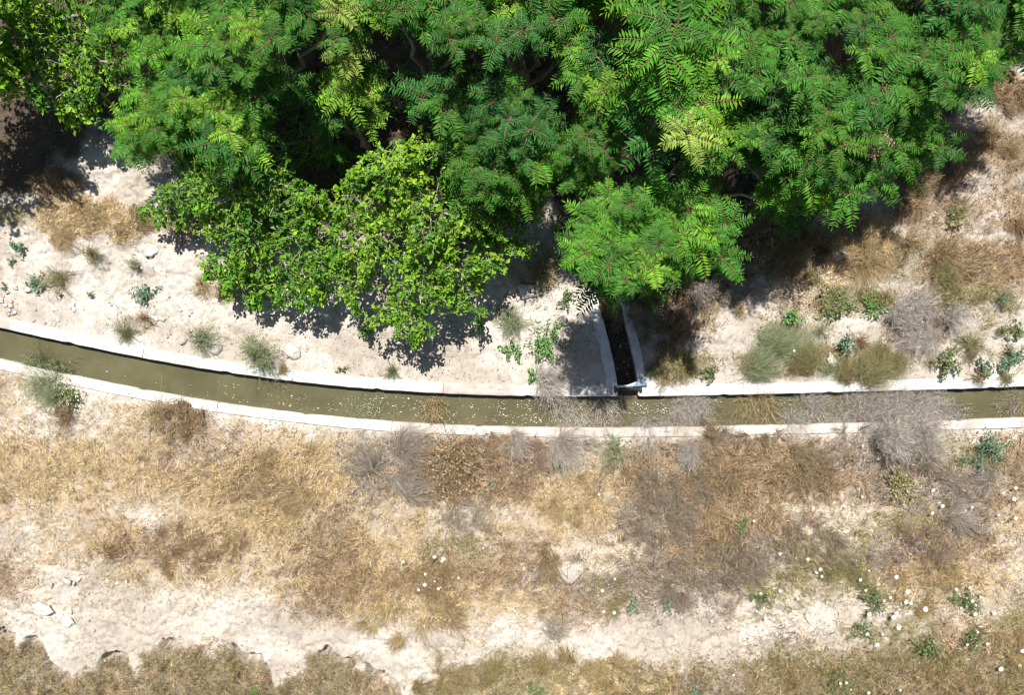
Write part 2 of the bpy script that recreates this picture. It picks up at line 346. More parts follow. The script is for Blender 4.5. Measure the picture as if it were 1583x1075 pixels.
# ------------------------------------------------------------------ canal: walls, water, foam
def sweep(line, off0, off1, top, bot, colf, step_jit=.006, bev=.012):
    """solid wall: line = points of the middle line (n,2) ; off0/off1 = offsets to the left of travel"""
    line = np.asarray(line); n = len(line); tg = nrm(np.gradient(line, axis=0)); nl = np.stack([-tg[:, 1], tg[:, 0]], 1)
    s = np.concatenate([[0], np.cumsum(np.linalg.norm(np.diff(line, axis=0), axis=1))])
    j0 = (fbm(s, s * 0 + 3.1, 3, 5, 1, .65) - .5) * step_jit * 4; j1 = (fbm(s, s * 0 + 9.7, 3, 5, 3, .65) - .5) * step_jit * 4
    jt = (fbm(s, s * 0 + 5.7, 2, 4, 5) - .5) * .012; j0 = j0 - .03 * sstep(.68, .8, fbm(s, s * 0 + 1.1, 5, 3, 6)) * np.sign(off1 - off0) * -1
    prof = [(0, bot), (0, -bev), (bev, 0), (.34, .0), (.67, 0), (-bev, 0), (1, -bev), (1, bot)]
    cols = []; rows = []
    for k, (u, v) in enumerate(prof):
        if k in (0, 1): o = off0 + j0
        elif k == 2: o = off0 + j0 + math.copysign(bev, off1 - off0)
        elif k in (3, 4): o = off0 + (off1 - off0) * u + 0 * j0
        elif k == 5: o = off1 + j1 - math.copysign(bev, off1 - off0)
        else: o = off1 + j1
        z = np.full(n, bot) if k in (0, 7) else top + v + jt
        p = line + nl * np.reshape(o, (-1, 1)); rows.append(np.concatenate([p, z[:, None]], 1))
    V = np.stack(rows, 1); m = len(prof); F = []
    i = np.arange(n - 1)[:, None] * m
    for k in range(m - 1): F.append(i + [k, k + 1, k + 1 + m, k + m])
    F.append(i + [m - 1, 0, m, 2 * m - 1])
    mb = MB(); V2 = V.reshape(-1, 3); mb.add(V2, np.concatenate(F), colf(V2))
    mb.add(V[0], [list(range(m))], colf(V[0])); mb.add(V[-1], [list(range(m))[::-1]], colf(V[-1]))
    return mb
def conc_col(dusty, spill=.35):
    def f(V):
        x, y, z = V[:, 0], V[:, 1], V[:, 2]; px = x / PX + 791.5
        c = np.array([.70, .685, .655]); d = np.array([.50, .43, .37]); m = np.zeros(len(V))
        for (a, b_, v) in dusty: m = np.maximum(m, v * sstep(a - 12, a + 12, px) * (1 - sstep(b_ - 15, b_ + 15, px)))
        m = np.clip(m + sstep(.55, .75, fbm(x, y, 2.2, 4, 3)) * spill, 0, 1)[:, None]
        wet = sstep(-.10, -.16, z)[:, None] if False else (z < -.11)[:, None]
        r = c * (1 - m) + d * m
        r = r * (1 - .12 * sstep(.5, .8, fbm(x, y, 9, 3, 5))[:, None])
        return np.where(wet, np.array([.16, .15, .10]), r)
    return f
def cline(x0, x1, st=.06):
    x = np.arange(x0, x1 + 1e-6, st); x = np.append(x, x1) if x1 - x[-1] > .01 else x; return np.stack([x, canal_y(x)], 1)
GAP0, GAP1 = (954.5 - 791.5) * PX, (987.5 - 791.5) * PX
cut = [-CEND, -9.8, -6.9, -4.1, -1.29, GAP0]
labN = ['white concrete wall on the tree side of the canal, off the left edge', 'white concrete canal wall beside bare soil at the left edge of the photo',
        'white concrete canal wall below the round green shrub and the yellow tuft', 'white concrete canal wall below the hanging poplar-like branches, small green tufts behind it',
        'dust covered then shaded concrete canal wall left of the side channel']
gw = 'segments of the concrete canal wall'
for a, b_, l in zip(cut[:-1], cut[1:], labN):
    tag(sweep(cline(a + .004, b_ - .004), HALF, HALF + WN, .03, -.8, conc_col([(-60, 22, .9), (682, 800, .85)])).build('canal_wall', M_conc), l, 'canal wall', gw)
cut = [GAP1, 4.3, 7.3, CEND]
for a, b_, l in zip(cut[:-1], cut[1:], ['white concrete canal wall right of the side channel up to the pale green bush',
        'white concrete canal wall with the olive bush trailing over it', 'white concrete canal wall at the right edge below bluish leafy weeds']):
    tag(sweep(cline(a + .004, b_ - .004), HALF, HALF + WN, .03, -.8, conc_col([(1130, 1160, .3)])).build('canal_wall', M_conc), l, 'canal wall', gw)
cut = [-CEND, -8.4, -5.4, -2.2, .9, 3.9, 6.7, CEND]
for a, b_, l in zip(cut[:-1], cut[1:], ['white concrete wall under the green bush at the lower left bank', 'white concrete wall on the straw side of the canal, brown tangle beside it',
        'white concrete wall on the grass side, running up to the fan shaped grey green bush', 'concrete wall beside the grey tangle and the tall tan stalks',
        'dusty concrete wall behind the thin grey twigs hanging over the water', 'dusty concrete wall mostly hidden by grey twiggy bushes', 'pale concrete wall at right edge above the dark green shrub']):
    tag(sweep(cline(a + .004, b_ - .004), -HALF, -HALF - WS, .022, -.8, conc_col([(600, 1500, .45), (60, 110, .7)], .8)).build('canal_wall', M_conc), l, 'canal wall', gw)
# water
xw = np.arange(-CEND + .05, CEND - .049, .1); yw = canal_y(xw); wv = np.concatenate([np.stack([xw, yw - HALF - .05, xw * 0 - .155], 1), np.stack([xw, yw + HALF + .05, xw * 0 - .155], 1)])
n = len(xw); i = np.arange(n - 1)[:, None]; mb = MB(); mb.add(wv, i + [0, 1, n + 1, n], np.array([.1, .1, .05]))
# tongue of water into the gap
gx0, gx1 = GAP0 - .01, GAP1 + .01; gy = float(canal_y(np.array([.0 + (GAP0 + GAP1) / 2]))[0]) + HALF
mb.add([[gx0, gy + .051, -.155], [gx1, gy + .051, -.155], [gx1, gy + .13, -.155], [gx0, gy + .13, -.155]], [[0, 1, 2, 3]], np.array([.1, .1, .05]))
tag(mb.build('water', M_water), kind='structure')
# foam flecks and fallen petals afloat
def flecks(n, px0, px1, lo=.05, hi=.95, size=(.005, .016)):
    px = R.uniform(px0, px1, n); x = (px - 791.5) * PX; v = R.uniform(lo, hi, n)
    y = canal_y(x) + HALF - v * 2 * HALF; return x, y, R.uniform(size[0], size[1], n) * R.choice([.7, 1, 1.5], n, p=[.5, .4, .1])
fx = [flecks(26, 20, 290, .3, .95), flecks(55, 290, 420, .35, .98), flecks(130, 420, 640, .3, .95), flecks(90, 560, 660, .2, .8), flecks(120, 690, 800, .1, .95), flecks(330, 760, 960, .15, .9),
      flecks(120, 950, 1060, .15, .6), flecks(90, 1060, 1250, .15, .7), flecks(18, 1540, 1583, .3, .9), flecks(30, 1250, 1420, .2, .8), flecks(60, 500, 620, .5, .98)]
fx = [np.concatenate([f[k] for f in fx]) for k in range(3)]
mb = MB(); keep = vn(fx[0] * 5, fx[1] * 9, 3) > .33
for x, y, r in zip(fx[0][keep], fx[1][keep], fx[2][keep]):
    k = 6; th = np.sort(R.uniform(0, 6.28, k)); rr = r * R.uniform(.6, 1.2, k); ro = R.uniform(-.4, .2)
    ax = rr * np.cos(th) * R.uniform(1.0, 1.7); ay = rr * np.sin(th) * .75
    P = np.stack([x + ax * math.cos(ro) - ay * math.sin(ro), y + ax * math.sin(ro) + ay * math.cos(ro), np.full(k, -.151)], 1)
    c = np.array([.62, .60, .55]) * R.uniform(.75, 1.1)
    mb.add(np.concatenate([P, [[x, y, -.143]]]), [[a, (a + 1) % k, k] for a in range(k)], c)
tag(mb.build('foam', M_bloom), kind='stuff')

# side channel walls
yt = (537.5 - 440) * PX
yy = np.arange(gy + .02, yt, .05)
def iline(): return np.stack([inlet_x(yy), yy], 1)
tag(sweep(iline(), IH, IH + .2, .045, -.5, conc_col([(0, 1, 0)], .3)).build('side_channel_wall', M_conc), 'left concrete wall of the side channel, sunlit at its lower end', 'channel wall', 'walls of the side channel')
l2 = iline(); shift = .0
tag(sweep(l2, -IH, -IH - .17, .04, -.5, conc_col([(0, 1, 0)], .9)).build('side_channel_wall', M_conc), 'right concrete wall of the side channel, bluish in dappled shade', 'channel wall', 'walls of the side channel')
# sluice at the mouth
gl = thing('sluice_gate', (GAP0 + .2, gy + WN * .6, 0), 'small dark sluice board with a pale bar and rag across the side channel mouth', 'sluice gate')
def box(mb, c, s, rot, col):
    c = np.array(c); h = np.array(s) / 2; P = np.array([[a, b_, d] for a in (-1, 1) for b_ in (-1, 1) for d in (-1, 1)]) * h
    ca, sa = math.cos(rot), math.sin(rot); P = P @ np.array([[ca, sa, 0], [-sa, ca, 0], [0, 0, 1]]) + c
    mb.add(P, [[0, 1, 3, 2], [4, 6, 7, 5], [0, 4, 5, 1], [2, 3, 7, 6], [0, 2, 6, 4], [1, 5, 7, 3]], col)
gl_loc = np.array(gl.location)
def gx(px): return (px - 791.5) * PX
def gyy(py): return (537.5 - py) * PX
M_board = plain('weathered_board', (.05, .045, .04), .7); M_bar = plain('pale_bar', (.6, .62, .66), .5); M_rag = plain('pale_blue_rag', (.42, .55, .66), .8)
mb = MB(); box(mb, (gx(970), gyy(600.5), -.06), (.50, .035, .30), .04, [.05] * 3); box(mb, (gx(970), gyy(602.5), .072), (.50, .055, .03), .04, [.05] * 3); mb.build('board', M_board, gl, gl_loc)
for p_ in (950, 989.5):
    mb = MB(); box(mb, (gx(p_), gyy(601.5), .04), (.045, .11, .13), .03, [.05] * 3); mb.build('bracket', M_board, gl, gl_loc)
mb = MB(); tube(mb, [(gx(952), gyy(598), .10), (gx(968), gyy(596.5), .105), (gx(986), gyy(594), .11)], [.022, .024, .022], [.6] * 3, 8); mb.build('bar', M_bar, gl, gl_loc)
# crumpled rag
u, v = np.meshgrid(np.linspace(0, 1, 18), np.linspace(0, 1, 9)); qx = gx(971) + u * .34; qy = gyy(596) + u * .075 + (v - .5) * (.05 + .09 * u)
qz = .115 + .035 * fbm(qx * 1, qy * 1, 22, 3, 2) - .03 * np.abs(v - .5); i = (np.arange(8)[:, None] * 18 + np.arange(17)[None]).ravel()[:, None]
mb = MB(); V = np.stack([qx, qy, qz], -1).reshape(-1, 3); mb.add(V, i + [0, 1, 19, 18], [.4, .5, .6]); mb.add(V - [0, 0, .006], i + [0, 18, 19, 1], [.4, .5, .6])
mb.build('rag', M_rag, gl, gl_loc, smooth=True)

# ------------------------------------------------------------------ stones and pebbles
def stone(px, py, r, flat, colr, label, group=None):
    x, y, z = [float(a) for a in GW(px, py)]
    bm = bmesh.new(); bmesh.ops.create_icosphere(bm, subdivisions=3, radius=1); rs = np.random.default_rng(int(px * 7 + py))
    V = np.array([v.co[:] for v in bm.verts]); F = np.array([[v.index for v in f.verts] for f in bm.faces]); bm.free()
    for _ in range(9 if r < 18 else 4):                                   # chop planes for facets
        n = nrm(rs.normal(size=3)); d = rs.uniform(.62, .9); e = V @ n - d; V = V - np.outer(np.maximum(e, 0), n)
    V = V * (1 + (fbm(V[:, 0] + 5 * px, V[:, 1] + V[:, 2], 3, 3, 2) - .5)[:, None] * .3) * (1 + (fbm(V[:, 0] + 3 * py, V[:, 1] + px, 1.1, 2, 5) - .5)[:, None] * [.9, .9, .2])
    rr = r * PX; V = V * [rr * rs.uniform(.95, 1.25), rr * rs.uniform(.7, .95), rr * flat]; a = rs.uniform(0, 3.1)
    V = V @ np.array([[math.cos(a), math.sin(a), 0], [-math.sin(a), math.cos(a), 0], [0, 0, 1]])
    mb = MB(); mb.add(V, F, np.array(colr)); o = mb.build('stone', M_stone, smooth=False); o.location = (x, y, z + rr * flat * .25)
    tag(o, label, 'stone', group)
pw = (.62, .585, .53); pg = (.45, .42, .38)
for a in [(815, 450, 17, .45, pw, 'broad pale slab of stone in the open gap below the trees'),
          (453, 545, 12, .8, pw, 'whitish stone beside the round green shrub above the canal'),
          (1297, 395, 12, .7, (.75, .73, .7), 'white stone lying in the ring of straw coloured grass'),
          (1285, 557, 10, .6, pw, 'flat pale stone between two bushes above the canal wall'),
          (236, 386, 13, .5, pw, 'pale stone left of the hanging leafy branches'),
          (881, 880, 20, .3, (.48, .42, .35), 'large pale boulder half buried in dry scrub'),
          (1274, 955, 22, .10, (.52, .455, .385), 'smooth pale hump of rock near the white flowers'),
          (68, 943, 12, .6, pw, 'white angular rock on the bare track at lower left'),
          (105, 961, 9, .5, pw, 'rounded white rock right of the angular one on the track'),
          (104, 900, 9, .5, pg, 'greyish rock at the head of the stony patch, lower left'),
          (335, 538, 12, .4, pg, 'grey flat stone behind the canal wall beside a grey green shrub'),
          (283, 528, 7, .8, pg, 'small dark edged stone touching the canal wall')]:
    stone(*a)
rs = np.random.default_rng(3)
def cluster(cx, cy, sx, sy, n, lo, hi, label, group):
    for _ in range(n): stone(cx + rs.normal() * sx, cy + rs.normal() * sy, rs.uniform(lo, hi), rs.uniform(.5, .85), pw if rs.random() < .6 else pg, label, group)
cluster(14, 468, 14, 8, 9, 2.5, 5, 'small rough stone in the heap at the left edge above the canal', 'stones heaped at the left edge')
cluster(115, 474, 6, 3, 3, 3, 5, 'small stone on bare soil left of the bluish rosette weed', 'stones on the bare soil')
cluster(265, 492, 14, 3, 4, 3, 4.5, 'small stone on bare soil right of the bluish rosette weed', 'stones right of the rosette weed')
cluster(60, 500, 22, 2.5, 5, 2, 3.5, 'tiny stone along the back edge of the left canal wall', 'stones along the canal wall')
cluster(90, 915, 30, 15, 7, 2.5, 5, 'small white stone strewn over the stony patch, lower left', 'stones of the stony patch')
cluster(200, 905, 22, 10, 5, 2, 4, 'small white stone at the edge of the dry grass above the track', 'stones above the track')
cluster(830, 460, 18, 22, 8, 2, 5, 'small stone around the broad pale slab', 'stones around the slab')
cluster(1160, 860, 30, 25, 5, 2, 4, 'small pale stone among grey brown scrub left of the flowers', 'stones in the scrub')
cluster(1310, 800, 14, 10, 6, 2.5, 5, 'small pale stone on the bare spot in the scrub', 'stones on the bare spot')
# pebbles and crumbs of soil: nobody could count them
N = 16000; px = R.uniform(-60, 1650, N); py = np.where(R.random(N) < .45, R.uniform(330, 600, N), R.uniform(650, 1090, N)); x, y, z = GW(px, py)
ok = (np.abs(cd(x, y)) > .52) & (fbm(x, y, 1.5, 3, 5) > .45); x, y, z = x[ok], y[ok], G(x, y)[ok]; n = len(x)
o8 = np.array([[1, 0, 0], [0, 1, 0], [-1, 0, 0], [0, -1, 0], [0, 0, 1], [0, 0, -1.]]); f8 = np.array([[0, 1, 4], [1, 2, 4], [2, 3, 4], [3, 0, 4], [1, 0, 5], [2, 1, 5], [3, 2, 5], [0, 3, 5]])
r = R.lognormal(-4.5, .5, n).clip(.005, .04); V = o8[None] * r[:, None, None] * R.uniform(.6, 1.3, (n, 6, 1)) * [1, 1, .7] + np.stack([x, y, z + r * .3], 1)[:, None]
mb = MB(); mb.add(V, (np.arange(n)[:, None, None] * 6 + f8[None]).reshape(-1, 3), np.repeat(pick(n, [(.55, .49, .42), (.42, .36, .30), (.65, .6, .55)], [3, 2, 1]), 6, 0))
tag(mb.build('pebbles', M_pebble), kind='stuff')

# ------------------------------------------------------------------ dry cover (grass, straw, crumbs of dead weeds)
PAL = {0: ([(.60, .45, .23), (.47, .325, .15), (.72, .60, .38), (.26, .175, .085)], [4, 3, 2, 1]),
       1: ([(.35, .24, .13), (.47, .345, .195), (.15, .09, .05), (.42, .32, .19)], [4, 3, 2, 1.5]),
       2: ([(.34, .275, .21), (.48, .405, .32), (.17, .125, .095), (.36, .245, .145)], [4, 2, 3, 2]),
       3: ([(.27, .225, .085), (.38, .285, .125), (.14, .15, .05), (.52, .42, .22)], [4, 3, 2.5, 1.5]),
       5: ([(.25, .19, .08), (.33, .24, .11), (.13, .115, .042), (.44, .34, .19)], [4, 3, 3, 1.5]),
       4: ([(.66, .54, .35), (.52, .38, .21), (.36, .25, .14), (.72, .64, .48)], [3, 3, 1, 2])}
def dry_field(N, name, lrange, wrange, lift, thr, seed, flow=1.0):
    px = R.uniform(-130, 1710, N); py = R.uniform(120, 1180, N); y0 = 537.5 - py
    x, y = (px - 791.5) * PX, y0 * PX; d, k = cover(x, y)
    cl = fbm(x, y, 3.5, 5, seed, .75); p = np.clip(d * 1.05 + (cl - .5) * 2.4 * np.minimum(d * 3, 1) - thr, 0.0, 1) * (.22 + .78 * sstep(.40, .54, fbm(x, y, 8, 3, 2, .6)))
    ok = (R.random(N) < p) & (np.abs(cd(x, y)) > HALF + .12); x, y, k, cl, d = x[ok], y[ok], k[ok], cl[ok], d[ok]; n = len(x); z = G(x, y)
    C = np.zeros((n, 3))
    for q, (cs, ws) in PAL.items():
        m = k == q; C[m] = pick(m.sum(), cs, ws, .26, .05)
    C *= ((.7 + .6 * fbm(x, y, 2.2, 3, 1)) * (.5 + 1.0 * fbm(x, y, 9, 3, 7, .7)))[:, None]
    tus = np.clip(fbm(x, y, 8, 3, 2, .6) - .44, 0, 1) * np.clip(d * 1.5, 0, 1)
    ang = fbm(x, y, .9, 2, 7) * 12.6 * flow + R.normal(size=n) * 1.5; el = np.abs(R.normal(size=n)) * lift + .08
    D = np.stack([np.cos(ang) * np.cos(el), np.sin(ang) * np.cos(el), np.sin(el)], 1); L = R.uniform(*lrange, n) * (.5 + cl)
    P = np.stack([x, y, z + R.random(n) * .05 * d + tus * .75 * R.random(n) ** .5], 1); mb = MB()
    blades(mb, P, D, L, R.uniform(*wrange, n), C, .15)
    tag(mb.build(name, M_dry), kind='stuff')
dry_field(1000000, 'dry_grass', (.035, .12), (.004, .009), .5, .10, 5)
def long_straw(N):
    px = R.uniform(-130, 1710, N); py = R.uniform(120, 1180, N); x, y = (px - 791.5) * PX, (537.5 - py) * PX; d, k = cover(x, y)
    fl = fbm(x, y, .7, 2, 6) * 12.6; ok = (R.random(N) < np.clip((d - .35) * 1.6, 0, 1) * sstep(.45, .62, fbm(x, y, 1.4, 3, 11))) & (np.abs(cd(x, y)) > HALF + .3) & (k != 4)
    x, y, k, fl = x[ok], y[ok], k[ok], fl[ok]; n = len(x); z = G(x, y) + .03 + .08 * R.random(n); C = np.zeros((n, 3))
    for q, (cs, ws) in PAL.items():
        m = k == q; C[m] = pick(m.sum(), cs, [4, 3, 3, .6], .18, .05)
    a = fl + R.normal(size=n) * .45; L = R.uniform(.10, .30, n); P = np.stack([x, y, z], 1); Q = P + np.stack([np.cos(a) * L, np.sin(a) * L, R.normal(size=n) * .03], 1)
    mb = MB(); strands(mb, P, Q, np.stack([0 * L, 0 * L, L * .18], 1), .0065, .003, C, 3); tag(mb.build('matted_straw', M_dry), kind='stuff')
long_straw(110000)
def litter(N):
    px = R.uniform(-130, 1710, N); py = R.uniform(120, 1180, N); x, y = (px - 791.5) * PX, (537.5 - py) * PX; d, k = cover(x, y)
    cl = fbm(x, y, 5, 4, 9, .6); ok = (R.random(N) < np.clip(d * 1.0 + (cl - .55) * 1.8 * np.minimum(d * 3, 1), .03, 1)) & (np.abs(cd(x, y)) > HALF + .13)
    x, y, k = x[ok], y[ok], k[ok]; n = len(x); z = G(x, y); C = np.zeros((n, 3))
    for q, (cs, ws) in PAL.items():
        m = k == q; C[m] = pick(m.sum(), cs, ws, .42, .06) * .8
    mb = MB(); D = R.normal(size=(n, 3)) * [1, 1, .4]; Nn = R.normal(size=(n, 3)) * .5 + [0, 0, 1]
    leaves(mb, np.stack([x, y, z + R.random(n) * .09], 1), D, Nn, R.uniform(.014, .045, n), R.uniform(.008, .022, n), C)
    tag(mb.build('dead_leaf_litter', M_dry), kind='stuff')
litter(560000)

# ------------------------------------------------------------------ shrubs, weeds, tufts
GREY = ([(.40, .35, .29), (.29, .245, .20), (.52, .46, .39), (.2, .155, .12)], [4, 3, 3, 1.5])
GRGN = ([(.26, .31, .15), (.36, .39, .23), (.17, .22, .10), (.42, .40, .29)], [4, 3, 2, 2])
GRN = ([(.12, .165, .06), (.17, .215, .08), (.08, .115, .045), (.27, .28, .14)], [4, 3, 2, 1.5])
OLV = ([(.24, .23, .09), (.32, .29, .14), (.17, .17, .06), (.42, .36, .2)], [4, 3, 2, 2])
STR = ([(.46, .35, .18), (.36, .25, .11), (.56, .46, .29), (.24, .16, .08)], [4, 3, 2, 1])
BRN = ([(.28, .185, .095), (.38, .27, .15), (.15, .095, .055), (.48, .38, .24)], [4, 3, 1.5, 2])
MIXG = ([(.36, .30, .24), (.28, .22, .17), (.33, .23, .13), (.44, .37, .28), (.17, .125, .09), (.22, .21, .10)], [4, 3, 2, 2, 2, 1])
MIXB = ([(.34, .235, .135), (.42, .31, .185), (.30, .25, .19), (.18, .12, .07), (.48, .38, .24), (.22, .21, .09)], [4, 3, 2, 2, 1.5, 1.2])
BLU = ([(.11, .19, .11), (.16, .25, .15), (.07, .13, .075), (.25, .33, .22)], [4, 3, 2, 1])
LGR = ([(.10, .22, .05), (.15, .29, .07), (.06, .14, .03), (.22, .34, .12)], [4, 3, 2, 1])
DOL = ([(.27, .21, .09), (.36, .27, .13), (.15, .13, .05), (.46, .36, .2)], [4, 3, 2, 2])
PALE = ([(.52, .475, .415), (.42, .37, .32), (.64, .60, .53), (.27, .22, .18)], [4, 3, 3, 1.5])
PNK = ([(.30, .2, .155), (.38, .27, .20), (.22, .14, .11), (.46, .36, .25)], [4, 3, 2, 2])
def spread(px, py, r, h, n, lean=(0, 0), inner=.0, mini=0):
    if mini:
        K = max(4, int((r / mini) ** 2 * 1.3)); th = R.uniform(0, 6.283, K * 3); q = np.sqrt(R.random(K * 3)) * r * 1.05
        a_, b_ = px - lean[0] * .6 + q * np.cos(th) * 1.1, py - lean[1] * .6 + q * np.sin(th) * .9
        ok = fbm(a_, b_, .022, 3, 4) > .30 + .36 * (q / r) ** 2; a_, b_ = a_[ok][:K], b_[ok][:K]
        if len(a_) < 3: a_, b_ = px + R.normal(size=5) * r * .4, py + R.normal(size=5) * r * .4
        X0, Y0, Z0 = GW(a_, b_); x, y, z = [float(v) for v in GW(px - lean[0] * .6, py - lean[1] * .6)]
        i = R.integers(0, len(a_), n); th = R.uniform(0, 6.283, n); mr = mini * PX * R.uniform(.6, 1.5, len(a_))[i]; q = np.sqrt(R.random(n)) * mr; hh = h * R.uniform(.45, 1.1, len(a_))[i]
        fl = fbm(X0, Y0, .8, 2, 6)[i] * 12.6; sh = mr * .55
        u_ = R.uniform(0, 1.1, n); lx, ly = lean[0] * PX * u_, -lean[1] * PX * u_; mr = mr * (1.25 if lean != (0, 0) else 1)
        P = np.stack([X0[i], Y0[i], Z0[i] - .01], 1) + R.normal(size=(n, 3)) * [.02, .02, 0]
        Q = np.stack([X0[i] + q * np.cos(th) + sh * np.cos(fl) + lx, Y0[i] + q * np.sin(th) + sh * np.sin(fl) + ly, Z0[i] + hh * np.sqrt(np.clip(1.1 - (q / mr) ** 2 * .8, .1, 1)) * R.uniform(.5, 1.1, n)], 1)
        return (x, y, z), P, Q, mini * PX * 1.3
    x, y, z = [float(a) for a in GW(px - lean[0], py - lean[1])]; x2, y2 = [float(a) for a in W(px, py, h * .5)]; rr = r * PX
    th = R.uniform(0, 6.283, n); q = np.sqrt(R.uniform(inner, 1, n)) * (.42 + 1.05 * vn(th * 2.1, th * 0 + px, 3)); ox, oy = R.uniform(-.22, .22, 2) * rr; x += ox; y += oy - .1 * rr
    Q = np.stack([x2 + rr * q * np.cos(th), y2 + rr * q * np.sin(th), z + .04 + h * np.sqrt(np.clip(1.08 - q * q * .75, .05, 1)) * R.uniform(.55, 1.05, n)], 1)
    P = np.stack([x + rr * .13 * R.normal(size=n), y + rr * .13 * R.normal(size=n), np.full(n, z - .02)], 1)
    return (x, y, z), P, Q, rr
def twiggy(px, py, r, h, pal, label, cat='shrub', name='dry_shrub', dens=1.0, lean=(0, 0), leafpal=None, nl=0, lsz=(.015, .03), wd=.0055, group=None, sub=5, mini=None):
    reseed(label + str(int(px)))
    mini = (r >= 34) * 15 if mini is None else mini
    n = max(int(2.3 * r * dens), 12)
    if mini: n = int(n * r / 22)
    base, P, Q, rr = spread(px, py, r, h, n, lean, 0, mini)
    root = thing(name, base, label, cat, group); mb = MB()
    sag = np.stack([R.normal(size=n) * rr * .08, R.normal(size=n) * rr * .08, np.full(n, h * .12)], 1)
    C = pick(n, *pal); pts = strands(mb, P, Q, sag, wd * 1.5, wd * .7, C)
    m = n * sub; i = R.integers(0, n, m); k = R.integers(1, 5, m); S0 = pts[i, k]; d = nrm(Q[i] - P[i])
    L = R.uniform(.12, .42, (m, 1)) * rr; T = S0 + (d + R.normal(size=(m, 3)) * [.75, .75, .5]) * L; T[:, 2] = np.maximum(T[:, 2], base[2] + .02)
    p2 = strands(mb, S0, T, np.zeros((m, 3)), wd * .9, wd * .5, pick(m, *pal), 2)
    m2 = m * 2; i = R.integers(0, m, m2); S1 = p2[i, R.integers(1, 3, m2)]; T1 = S1 + (nrm(T[i] - S0[i]) * .5 + R.normal(size=(m2, 3)) * [.8, .8, .5]) * L[i] * .4; T1[:, 2] = np.maximum(T1[:, 2], base[2] + .02)
    blades(mb, S1, T1 - S1, np.linalg.norm(T1 - S1, axis=1), wd * .75, pick(m2, *pal))
    mb.build('twigs', M_dry, root, base)
    if nl:
        mb = MB(); A = np.concatenate([T, T1]); i = R.integers(0, len(A), nl); D = R.normal(size=(nl, 3)); D[:, 2] = np.abs(D[:, 2]) * .4
        leaves(mb, A[i] + R.normal(size=(nl, 3)) * .012, D, R.normal(size=(nl, 3)) * .5 + [0, 0, 1], R.uniform(*lsz, nl), R.uniform(*lsz, nl) * .6, pick(nl, *(leafpal or pal), .2))
        mb.build('leaves', M_weed, root, base)
    return root
def tuft(px, py, r, h, pal, label, cat='grass tuft', name='grass_tuft', n=0, lean=(0, 0), wd=.006, inner=0.0, group=None, droop=1.0, mini=None):
    reseed(label)
    mini = ((cat == 'dry clump') * 20 or 0) if mini is None else mini
    n = n or int(r * 9)
    if mini: n = int(n * 1.5)
    base, P, Q, rr = spread(px, py, r, h, n, lean, inner, mini)
    root = thing(name, base, label, cat, group); mb = MB(); Q[:, 2] -= h * .3 * droop
    Q[:, 2] = np.maximum(Q[:, 2], base[2] + .02); P[:, :2] += R.normal(size=(n, 2)) * rr * (.3 if name == 'broom_bush' else .1)
    strands(mb, P, Q, np.stack([R.normal(size=n) * rr * .06, R.normal(size=n) * rr * .06, np.full(n, h * .22) * R.uniform(.3, 1.2, n)], 1), wd, wd * .4, pick(n, *pal), 4)
    mb.build('blades', M_dry, root, base); return root
def leafy(px, py, r, h, pal, label, cat='weed', name='leafy_weed', n=0, lsz=(.03, .055), lean=(0, 0), group=None, wide=.75):
    reseed(label)
    n = n or int(r * r * .55) + 25; st = max(int(r * .9), 6); base, P, Q, rr = spread(px, py, r, h, st, lean)
    root = thing(name, base, label, cat, group); mb = MB()
    pts = strands(mb, P, Q, np.zeros((st, 3)) + [0, 0, h * .1], .008, .004, pick(st, *pal)); mb.build('stems', M_weed, root, base)
    i = R.integers(0, st, n); t = np.sqrt(R.random(n)) * 3.99; k = t.astype(int); f = (t - k)[:, None]; A = pts[i, k] * (1 - f) + pts[i, k + 1] * f + R.normal(size=(n, 3)) * rr * .07
    A[:, 2] = np.maximum(A[:, 2], base[2] + .015); D = nrm(A - np.array(base)) + R.normal(size=(n, 3)) * .8; D[:, 2] = np.abs(D[:, 2]) * .25
    mb = MB(); L = R.uniform(*lsz, n); leaves(mb, A, D, R.normal(size=(n, 3)) * .35 + [0, 0, 1], L, L * wide, pick(n, *pal, .2), .1, .5)
    mb.build('leaves', M_weed, root, base); return root

# north bank, left
leafy(34, 384, 13, .10, BLU, 'small bluish weed near the left edge on bare soil')
leafy(60, 437, 17, .12, BLU, 'bluish leafy weed at left with olive runners beside it')
twiggy(92, 432, 24, .12, OLV, 'olive sprawling runners right of the bluish weed on bare soil', 'weed', 'sprawling_weed', nl=90, leafpal=GRN)
leafy(226, 457, 21, .10, BLU, 'flat bluish rosette weed alone on bare soil')
leafy(141, 456, 6, .06, BLU, 'tiny bluish seedling left of the flat rosette', lsz=(.02, .035))
leafy(211, 412, 8, .06, BRN, 'tiny brownish weed above the flat rosette', lsz=(.02, .035))
leafy(95, 456, 6, .06, OLV, 'tiny yellowish weed on bare soil below the olive runners', lsz=(.02, .035))
leafy(20, 405, 7, .06, BLU, 'tiny weed below the small bluish one at left edge', lsz=(.02, .035))
leafy(9, 445, 8, .06, BLU, 'low bluish weed cut by the left edge above the stone heap', lsz=(.02, .035))
twiggy(146, 392, 19, .35, OLV, 'olive upright weed casting a dark shadow below the straw patch', 'weed', 'tall_weed', nl=150, leafpal=GRN)
tuft(193, 514, 27, .22, GRN, 'spiky green grass tuft against the left canal wall', n=150)
twiggy(225, 492, 16, .2, BRN, 'thin dry brown weed above the spiky green tuft', 'weed', 'dry_weed', dens=.7, nl=40)
twiggy(313, 524, 26, .30, GRGN, 'loose grey green shrub beside a small dark stone on the wall', nl=420, leafpal=GRN, name='small_shrub')
twiggy(405, 546, 31, .38, GRGN, 'round dense green shrub hanging over the canal wall', nl=1500, leafpal=GRN, name='small_shrub', dens=1.5)
